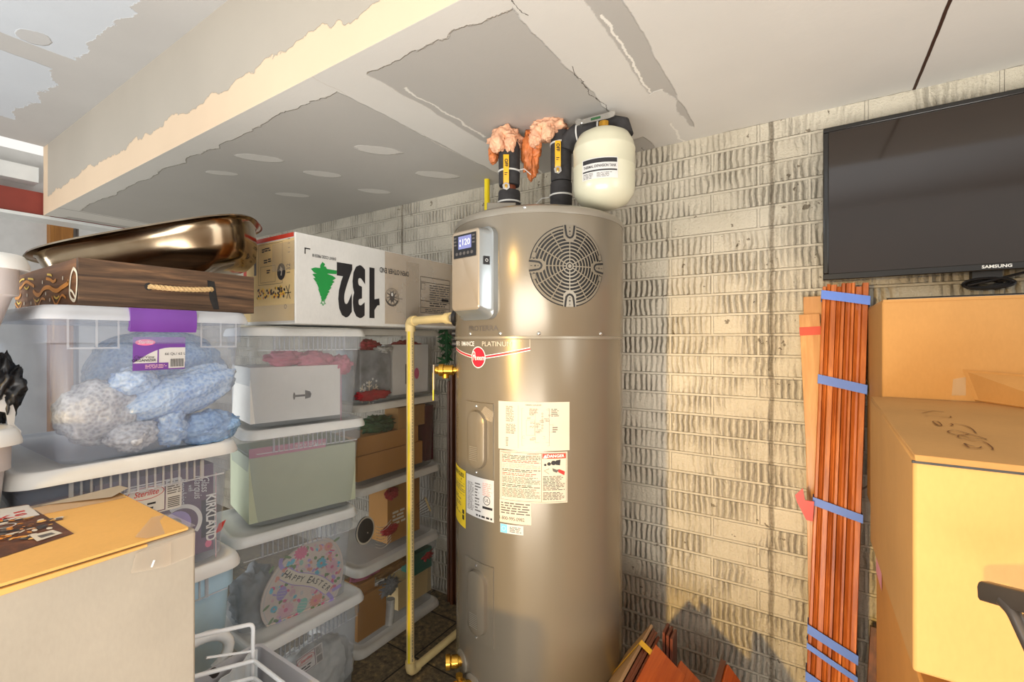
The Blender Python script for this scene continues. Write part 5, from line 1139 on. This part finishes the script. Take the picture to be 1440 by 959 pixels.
# torn plastic on the far left bin
mb = MB(); c = V(-1.40, .20, 1.275)
lump('torn_plastic', 'torn black plastic bag squeezed between the left bins', 'bag', at(5, 545, X=-1.42), (.05, .028, .06), 'black', .4, 2.4, 81)
mb = MB(); pX = lambda x, y: at(x, y, X=-1.385)
sheet(mb, [pX(*q) for q in ((-3, 540), (10, 533), (16, 562), (22, 580), (20, 596), (30, 606), (29, 612), (14, 611), (8, 580), (-3, 578))], M['wpaper'], .002); tag(mb.build('paper_scrap'), 'torn white paper hanging beside the black plastic at the left edge', 'paper')

# ------------------------------------------------------------------ television and its cable
TL, TR, TBz, TTz, TY = .034, .905, 1.655, 2.170, 1.895
T = Thing('television', 'black flat screen television on the brick wall above the boxes', 'television', ((TL+TR)/2, TY+.03, TBz))
tb = lambda v: V(v.x, v.y+(v.z-TTz)*-.035*1.0, v.z)
mb = MB(); bz = .016
for lo, hi in (((TL, TY, TBz), (TR, TY+.045, TBz+.022)), ((TL, TY, TTz-bz), (TR, TY+.045, TTz)), ((TL, TY, TBz+.022), (TL+bz, TY+.045, TTz-bz)), ((TR-bz, TY, TBz+.022), (TR, TY+.045, TTz-bz))): mb.box(lo, hi, M['tvframe'], tb)
mb.box((TL+.004, TY+.02, TBz+.004), (TR-.004, TY+.06, TTz-.004), M['tvframe'], tb); fm = Sub(mb.build('frame', T, bevel=.003), T)
mb = MB(); mb.box((TL+bz, TY+.004, TBz+.022), (TR-bz, TY+.02, TTz-bz), M['screen'], tb); mb.build('screen', T)
mb = MB(); ff = plane_frame(tb(V((TL+TR)/2-.012, TY, TBz+.0115)), (1, 0, 0), (0, -.035, 1), .0006); mb.text(ff, 'SAMSUNG', 0, 0, .0125, M['whiteink'], bold=.025, sx=1.12); mb.build('lettering', fm)
mb = MB(); mb.box(((TL+TR)/2-.1, TY+.06, 1.80), ((TL+TR)/2+.1, 1.998, 2.05), M['blackmetal']); mb.build('wall_bracket', T)
mb = MB(); rr_ = random.Random(4)
kc = at(1388, 398, Y=1.955)
for k in range(6):
    rx_, rz_ = .055-.005*k+.006*rr_.random(), .016-.0015*k; cc = kc+V(.004*k*(rr_.random()-.5), .006*(k-2), .002*(k % 3-1))
    pts = [cc+V(rx_*math.cos(a), .004*math.sin(2*a), rz_*math.sin(a)) for a in [2*PI*i/28 for i in range(29)]]; mb.tube(pts, .0038, M['black'], 7)
mb.tube([kc+V(-.045, -.006, -.006), kc+V(0, -.01, .004), kc+V(.05, -.01, .018), kc+V(.13, 0, .04)], .004, M['black'], 8)
mb.box((kc.x-.035, kc.y-.012, kc.z+.012), (kc.x+.03, kc.y+.02, kc.z+.045), M['black']); mb.tube([kc+V(.09, .0, -.014), kc+V(.09, .0, -.02), kc+V(.085, .0, -.062)], .0035, M['black'], 7)
tag(mb.build('power_cable'), 'coiled black power cable hanging under the television', 'cable')

# ------------------------------------------------------------------ boards leaning on the wall
def lean(x, y, z0=0, foot=(-.030, 1.70), top=(.033, 1.915), L=1.64):
    """board space: x across, y in depth, z along the board, set against the wall"""
    return None
def leaner(foot, top, zt):
    A = V(foot[0], foot[1], 0); Bt = V(top[0], top[1], zt); az = (Bt-A).normalized(); ax = V(1, 0, 0); ax = (ax-az*ax.dot(az)).normalized(); ay = az.cross(ax); L = (Bt-A).length
    return (lambda v: A+ax*v.x+ay*v.y+az*v.z), L
tf, L = leaner((-.026, 1.715), (.033, 1.90), 1.640)
T = Thing('board_bundle', 'tall bundle of reddish wood mouldings tied with blue tape, leaning under the television', 'boards', (.02, 1.75, 0))
rr_ = random.Random(6); xs = [0]
while xs[-1] < .122: xs.append(xs[-1]+rr_.choice([.012, .015, .018, .011]))
for i in range(len(xs)-1):
    mb = MB(); a, b = xs[i], xs[i+1]-.0007; y0 = rr_.uniform(-.004, .003); dz = rr_.uniform(-.012, .006); k = i % 2; t1 = .004 if k else 0
    mb.loft([[tf(V(*q, z)) for q in ((a, y0+.003), (a+.0025, y0), (a+(b-a)*.55, y0+t1), (b-.002, y0+t1*.5), (b, y0+.004), (b, .05), (a, .05))] for z in (.015, L+dz)], M['moulding']); mb.build('board', T)
W_ = xs[-1]
for z, sl, h in ((1.615, -.022, .030), (1.328, -.024, .030), (.925, -.026, .026), (.52, -.045, .028), (.468, -.05, .018), (.375, -.045, .028)):
    mb = MB(); e = .003
    def band_pt(s, up): u, y = s; return tf(V(u, y, z+up+sl*(u/W_)))
    loop = [(-e, .053), (-e, -.007), (W_*.5, -.009), (W_+e, -.007), (W_+e, .053)]
    mb.loft([[band_pt(s, -h/2) for s in loop], [band_pt(s, h/2) for s in loop]], M['bluetape'], False, False); mb.build('blue_tape', T)
gl = 'loose boards beside the taped bundle'
tf2, L2 = leaner((.0, 1.84), (-.024, 1.968), 1.605)
mb = MB(); mb.box((0, 0, .01), (.055, .012, L2), M['mouldlite'], tf2); tag(mb.build('board', bevel=.001), 'pale board behind the red-taped one, left of the blue-taped bundle', 'board', gl)
tf3, L3 = leaner((.035, 1.812), (-.037, 1.945), 1.540)
T = Thing('board', 'honey coloured board with red tape, left of the blue-taped bundle', 'board', (.02, 1.78, 0), gl)
mb = MB(); mb.box((0, 0, .01), (.062, .013, L3), M['mouldlite'], tf3); mb.build('plank', T, bevel=.001)
mb = MB(); mb.box((-.001, -.001, L3-.075), (.063, .014, L3-.045), M['redtape'], tf3); mb.build('red_tape', T)
mb = MB(); f = lambda x, y: at(x, y, Y=1.80)
sheet(mb, [f(1129, 686), f(1118, 696), f(1121, 706), f(1134, 731), f(1143, 733), f(1145, 705), f(1132, 703)], M['redtape'], .003); mb.build('tape_tail', T)
mb = MB(); tf4, L4 = leaner((.13, 1.80), (.165, 1.93), .5); mb.box((0, 0, 0), (.022, .02, L4), M['darkwood'], tf4); tag(mb.build('board', bevel=.001), 'short dark board end between the blue-taped bundle and the boxes', 'board')
# mouldings in the corner behind the stack of bins
for i, (x, y, zt, lab) in enumerate(((-1.685, 1.955, 1.22, 'dark moulding strip behind the wall stack, first from the bins'), (-1.655, 1.945, 1.30, 'dark moulding strip behind the wall stack, second from the bins'), (-1.627, 1.955, 1.32, 'dark moulding strip behind the drain pipe, third from the bins'), (-1.592, 1.950, 1.16, 'dark moulding strip nearest the heater, left of its yellow label'))):
    mb = MB(); mb.loft([[V(x+a, y+b, z) for a, b in ((-.011, .02), (-.011, -.006), (-.004, -.012), (.004, -.006), (.011, -.010), (.011, .02))] for z in (.0, zt)], M['darkwood'])
    tag(mb.build('moulding_strip'), lab, 'moulding', 'dark moulding strips in the corner')
mb = MB(); rr_ = random.Random(8); gc = at(628, 483, Y=1.93)
mb.tube([gc+V(0, 0, .16), gc, gc+V(.0, .0, -.10)], .008, M['leaf'], 8)
for i in range(60):
    p = gc+V(0, 0, rr_.uniform(-.1, .15)); d = V(rr_.uniform(-1, 1), rr_.uniform(-.5, .1), rr_.uniform(-.9, .3)).normalized(); s_ = d.cross(V(.2, 1, .1)).normalized()*.009; ln = .06
    mb.loft([[p-s_*.2, p+s_*.2], [p+d*ln*.5-s_, p+d*ln*.5+s_], [p+d*ln-s_*.1, p+d*ln+s_*.1]], M['leaf'], False, False, False)
tag(mb.build('garland'), 'green artificial garland hanging behind the top of the drain pipe', 'garland')
mb = MB(); mb.box((-1.61, 1.975, 0), (-1.50, 1.998, 1.62), M['stud']); tag(mb.build('board', bevel=.001), 'wide brown board flat on the wall behind the mouldings', 'board')

# ------------------------------------------------------------------ floorboards on the floor
GS = .851                                                        # the heap ends some way short of the wall
def G_(x, y, z): return V(x*GS, y*GS, CAM_H+(z-CAM_H)*GS)
def prism(mb, sec, y0, y1, mat, dx=0, dz=0):
    mb.loft([[G_(x, y0, z) for x, z in sec], [G_(x+dx, y1, z+dz) for x, z in sec]], mat)
T = Thing('floorboard_bundle', 'bundle of short floorboards bound with yellow tape, next to the heater', 'boards', (-.49, 1.3, .29))
ax_, az_ = V(-.548, 0, .293), V(-.644, 0, .150); dd = (az_-ax_); nn_ = V(-dd.z, 0, dd.x).normalized(); nn_ = nn_ if nn_.x > 0 else -nn_; dd = dd*1.15
for i in range(4):
    o = ax_+nn_*(.013*i)+V(0, 0, -.005*(i % 2)); e = o+dd; mb = MB(); t_ = nn_*.0115
    prism(mb, [(o.x, o.z), (o.x+t_.x, o.z+t_.z), (e.x+t_.x, e.z+t_.z), (e.x, e.z)], 1.10, 1.885-.006*i, M['boardback'] if i == 0 else M['boardedge']); mb.build('board', T, bevel=.001)
for yy, m in ((1.745, 'ytape'), (1.44, 'redtape')):
    o = ax_-nn_*.002-dd*.01; e = ax_+dd*1.01-nn_*.002; o2 = ax_+nn_*.054-dd*.02; e2 = ax_+dd*1.01+nn_*.054; mb = MB()
    mb.loft([[G_(p.x, yy-.016, p.z) for p in (e2, e, o, o2)], [G_(p.x, yy+.016, p.z) for p in (e2, e, o, o2)]], M[m], False, False, False); mb.build('yellow_tape' if m == 'ytape' else 'red_tape', T)
mb = MB(); prism(mb, [(-.62, .09), (-.54, .09), (-.54, .18), (-.60, .18)], 1.12, 1.86, M['boardedge']); mb.build('bottom_board', T)
gf_ = 'loose floorboards heaped beside the heater'
for i, (p, q, y1, lab) in enumerate((((-.505, .272), (-.395, .192), 1.80, 'loose orange floorboard lying beside the yellow-taped bundle'), ((-.425, .205), (-.308, .118), 1.86, 'loose orange floorboard lying lower, to the right of the first one'), ((-.262, .235), (-.185, .150), 1.89, 'dark orange floorboard end standing nearest the blue-taped mouldings'))):
    d = V(q[0]-p[0], 0, q[1]-p[1]); n_ = V(d.z, 0, -d.x).normalized()*.014; mb = MB(); prism(mb, [p, q, (q[0]+n_.x, q[1]+n_.z), (p[0]+n_.x, p[1]+n_.z)], 1.05, y1, M['floorboard']); tag(mb.build('floorboard', bevel=.001), lab, 'board', gf_)
for i, (x, z) in enumerate(((-.49, .29), (-.475, .283), (-.46, .276))):
    mb = MB(); prism(mb, [(x-.006, z-.2), (x+.004, z-.2), (x+.004, z), (x-.006, z)], 1.86, 1.93, M['boardedge']); tag(mb.build('moulding_strip'), ('thin moulding end behind the loose floorboards, left of three', 'thin moulding end behind the loose floorboards, middle of three', 'thin moulding end behind the loose floorboards, right of three')[i], 'moulding', 'thin moulding ends behind the floorboards')
T = Thing('floorboard_pile', 'low pile of dark floorboards under the loose orange ones', 'boards', (-.34, 1.3, 0))
for i in range(7):
    mb = MB(); mb.box((-.53+.006*(i % 3), .96+.02*(i % 2), .042*i), (-.16-.01*(i % 2), 1.60-.01*(i % 3), .042*i+.04), M['boardedge']); mb.build('board', T)
mb = MB(); prism(mb, [(-.302, .10), (-.288, .240), (-.270, .236), (-.275, .10)], 1.12, 1.9, M['boardedge']); tag(mb.build('board'), 'dark brown board standing on edge right of the loose floorboards', 'board')

# ------------------------------------------------------------------ cartons on the right
def carton(name, label, lo, hi, mat, flaps=True, low_back=0.0, side='cardR2'):
    T = Thing(name, label, 'box', ((lo[0]+hi[0])/2, (lo[1]+hi[1])/2, lo[2]), 'cartons stacked under the television')
    vs = [V(lo[0], lo[1], lo[2]), V(hi[0], lo[1], lo[2]), V(hi[0], hi[1], lo[2]-low_back), V(lo[0]+.02*(low_back > 0), hi[1], lo[2]-low_back), V(lo[0], lo[1], hi[2]), V(hi[0], lo[1], hi[2]), V(hi[0], hi[1], hi[2]), V(lo[0]+.02*(low_back > 0), hi[1], hi[2])]
    mb = MB(); mb.hexa(vs, M[mat]); return T, Sub(mb.build('carton_body', T, bevel=.004), T)
T, b_ = carton('cardboard_box', 'large plain cardboard box directly under the television', (.156, 1.545, .93), (.95, 1.93, 1.552), 'cardR')
mb = MB(); mb.box((.158, 1.543, 1.548), (.948, 1.93, 1.555), M['cardR']); mb.build('top_flap', b_)
f = plane_frame((0, 1.545, 0), (1, 0, 0), (0, 0, 1)); pp = lambda x, y: (lambda q: (q.x, q.z))(at(x, y, Y=1.545))
mb = MB(); mb.poly(f, [pp(1340, 533), pp(1358, 530), pp(1358, 556), pp(1338, 556)], M['tape'], .001); mb.build('tape_patch', b_)
T, b_ = carton('cardboard_box', 'cardboard box with scribbled writing on top, nearest the camera on the right', (.108, .766, 1.030), (.70, 1.500, 1.300), 'cardR', low_back=.10)
mb = MB(); mb.hexa([V(.110, .764, 1.297), V(.70, .764, 1.297), V(.70, 1.5, 1.299), V(.129, 1.5, 1.299), V(.110, .772, 1.304), V(.70, .772, 1.304), V(.70, 1.5, 1.304), V(.129, 1.5, 1.304)], M['cardR']); mb.build('top_flap', b_, bevel=.001)
mb = MB(); f = plane_frame((0, 0, 1.3045), (1, 0, 0), (0, 1, 0)); pp = lambda x, y: (lambda q: (q.x, q.y))(at(1220+x/5.995, 520+y/5.994, Z=1.3045))
for pts in (((395, 338), (500, 345), (640, 358), (560, 350), (460, 368)), ((480, 387), (560, 393), (690, 405), (700, 395)), ((640, 480), (600, 470), (550, 440), (590, 438), (625, 470), (600, 475), (560, 455)), ((700, 478), (720, 465), (705, 455), (790, 465), (870, 495), (915, 540)), ((860, 545), (760, 555), (675, 525), (740, 515), (860, 545)), ((880, 600), (770, 575), (780, 555), (880, 580), (1000, 590), (960, 575), (860, 545)), ((880, 600), (980, 610), (1050, 660), (1050, 680)), ((905, 650), (850, 640), (815, 625), (840, 650), (870, 665), (940, 665), (960, 655))):
    mb = MB(); mb.ribbon(f, smooth([pp(*q) for q in pts], 5), .0019, M['darkwood'], .0004); mb.build('pen_stroke', b_)
b0, b1, t0, t1 = at(1372, 564, Z=1.305), at(1436, 579, Z=1.305), at(1355, 521, d=1.12), at(1448, 540, d=.97)
mb = MB(); sheet(mb, [b0, b1+V(.09, -.05, 0), t1+V(.10, -.05, .01), t0], M['cardR'], .004); mb.build('raised_flap', b_)
mb = MB(); mb.box((.107, .764, 1.2945), (.70, .768, 1.2975), M['dark']); mb.build('lid_gap', b_)
T, b_ = carton('cardboard_box', 'lower cardboard box under the scribbled one, half hidden on the right', (.140, .90, .46), (.72, 1.50, .928), 'cardR2')
f = plane_frame((.140, 0, 0), (0, -1, 0), (0, 0, 1)); pp = lambda x, y: (lambda q: (-q.y, q.z))(at(x, y, X=.1395))
mb = MB(); mb.quad(f, -1.49, .86, -1.38, .915, M['pinkstrip'], .0006); mb.build('tape_patch', b_)
T, b_ = carton('cardboard_box', 'bottom cardboard box of the right hand stack, standing on the floor', (.150, .90, 0), (.72, 1.50, .46), 'cardR2')
T, b_ = carton('cardboard_box', 'cardboard box on the floor behind the right hand stack, under the large plain box', (.185, 1.545, 0), (.95, 1.93, .93), 'cardR2')
mb = MB(); mb.box((.21, 1.945, 0), (.9, 1.962, 1.588), M['black']); mb.box((.212, 1.944, 0), (.898, 1.963, 1.583), M['greywall']); tag(mb.build('thin_panel'), 'thin dark edged panel standing between the large plain box and the wall', 'panel')
# black folding cart in front of the cartons
T = Thing('hand_cart', 'black metal folding cart in front of the scribbled box', 'cart', (.28, .62, 0))
a, b = at(1381, 829, d=.50), at(1441, 845, d=.455); dr = (b-a).normalized(); up_ = V(0, 0, 1); wd = dr.cross(up_)
mb = MB(); sec = [(-.006, -.011), (.006, -.011), (.007, .004), (.005, .010), (-.005, .010), (-.007, .004)]
mb.loft([[a+dr*s_+wd*q[0]*k+up_*q[1]*k for q in sec] for s_, k in ((0, .8), (.004, 1), (.30, 1), (.304, .8))], M['blackmetal']); mb.build('handle_bar', T, bevel=.001)
for s_, dy in ((.022, 0), (.27, 0)):
    q = a+dr*s_+V(0, -.004, -.004); e = q+dr*.05+V(0, 0, -.075); mb = MB(); mb.tube(rnd([q, q+dr*.012+V(0, 0, -.008), e, V(e.x+.02, e.y, .05)], .006), .0062, M['blackmetal'], 12); mb.build('upright', T)
mb = MB(); q = a+dr*.05+V(0, 0, -.012); mb.tube([q, q+dr*.06+V(0, 0, -.03)], .004, M['blackmetal'], 10); mb.build('brace', T)
mb = MB(); bx = a+dr*.17; mb.box((bx.x-.16, bx.y-.10, .0), (bx.x+.22, bx.y+.10, .06), M['blackmetal']); mb.build('base_plate', T, bevel=.004)

# ------------------------------------------------------------------ light
def area(name, loc, to, sx, sy, power, c):
    l = bpy.data.lights.new(name, 'AREA'); l.shape = 'RECTANGLE'; l.size = sx; l.size_y = sy; l.energy = power; l.color = c
    o = bpy.data.objects.new(name, l); col.objects.link(o); o.location = loc; o.rotation_euler = (Vector(to)-Vector(loc)).to_track_quat('-Z', 'Y').to_euler(); return o
def spot(name, loc, to, power, c, ang, blend, r=.08):
    l = bpy.data.lights.new(name, 'SPOT'); l.energy = power; l.color = c; l.spot_size = rad(ang); l.spot_blend = blend; l.shadow_soft_size = r
    o = bpy.data.objects.new(name, l); col.objects.link(o); o.location = loc; o.rotation_euler = (Vector(to)-Vector(loc)).to_track_quat('-Z', 'Y').to_euler(); return o
area('daylight_window', (2.15, .25, 1.35), (-.8, .9, 1.2), .9, 1.6, 15, (.86, .94, 1.0))
area('daylight_door', (-3.3, -2.5, 1.15), (-2.2, .9, 1.5), 1.5, 2.0, 74, (.84, .92, 1.0))
area('ceiling_fill', (.2, -1.6, .35), (-.1, -.2, 2.6), 2.6, 1.7, 135, (1.0, .975, .93))  # unseen fill light, added to brighten the ceiling from below
spot('standing_lamp', (-.95, -3.1, 1.55), (-.30, 2.0, .02), 545, (1.0, .63, .18), 43, .55, .10)
w = bpy.data.worlds.new('room_daylight'); bpy.context.scene.world = w; w.use_nodes = True
wn = w.node_tree.nodes; wl = w.node_tree.links; bg = wn['Background']; bg.inputs[1].default_value = .8
wt = wn.new('ShaderNodeTexCoord'); wx_ = wn.new('ShaderNodeSeparateXYZ'); wl.new(wt.outputs['Generated'], wx_.inputs[0])
wr = wn.new('ShaderNodeValToRGB'); wr.color_ramp.elements[0].position = .40; wr.color_ramp.elements[0].color = (.60, .48, .36, 1); wr.color_ramp.elements[1].position = .56; wr.color_ramp.elements[1].color = (1.0, .965, .91, 1)
wm = wn.new('ShaderNodeMath'); wm.operation = 'MULTIPLY_ADD'; wm.inputs[1].default_value = .5; wm.inputs[2].default_value = .5; wl.new(wx_.outputs[2], wm.inputs[0]); wl.new(wm.outputs[0], wr.inputs[0]); wl.new(wr.outputs[0], bg.inputs[0])
sc = bpy.context.scene
sc.view_settings.view_transform = 'Standard'; sc.view_settings.look = 'None'; sc.view_settings.gamma = 1; sc.view_settings.use_curve_mapping = False
sc.view_settings.exposure = .40
sc.cycles.transparent_max_bounces = 24; sc.cycles.max_bounces = 8; sc.cycles.use_denoising = True
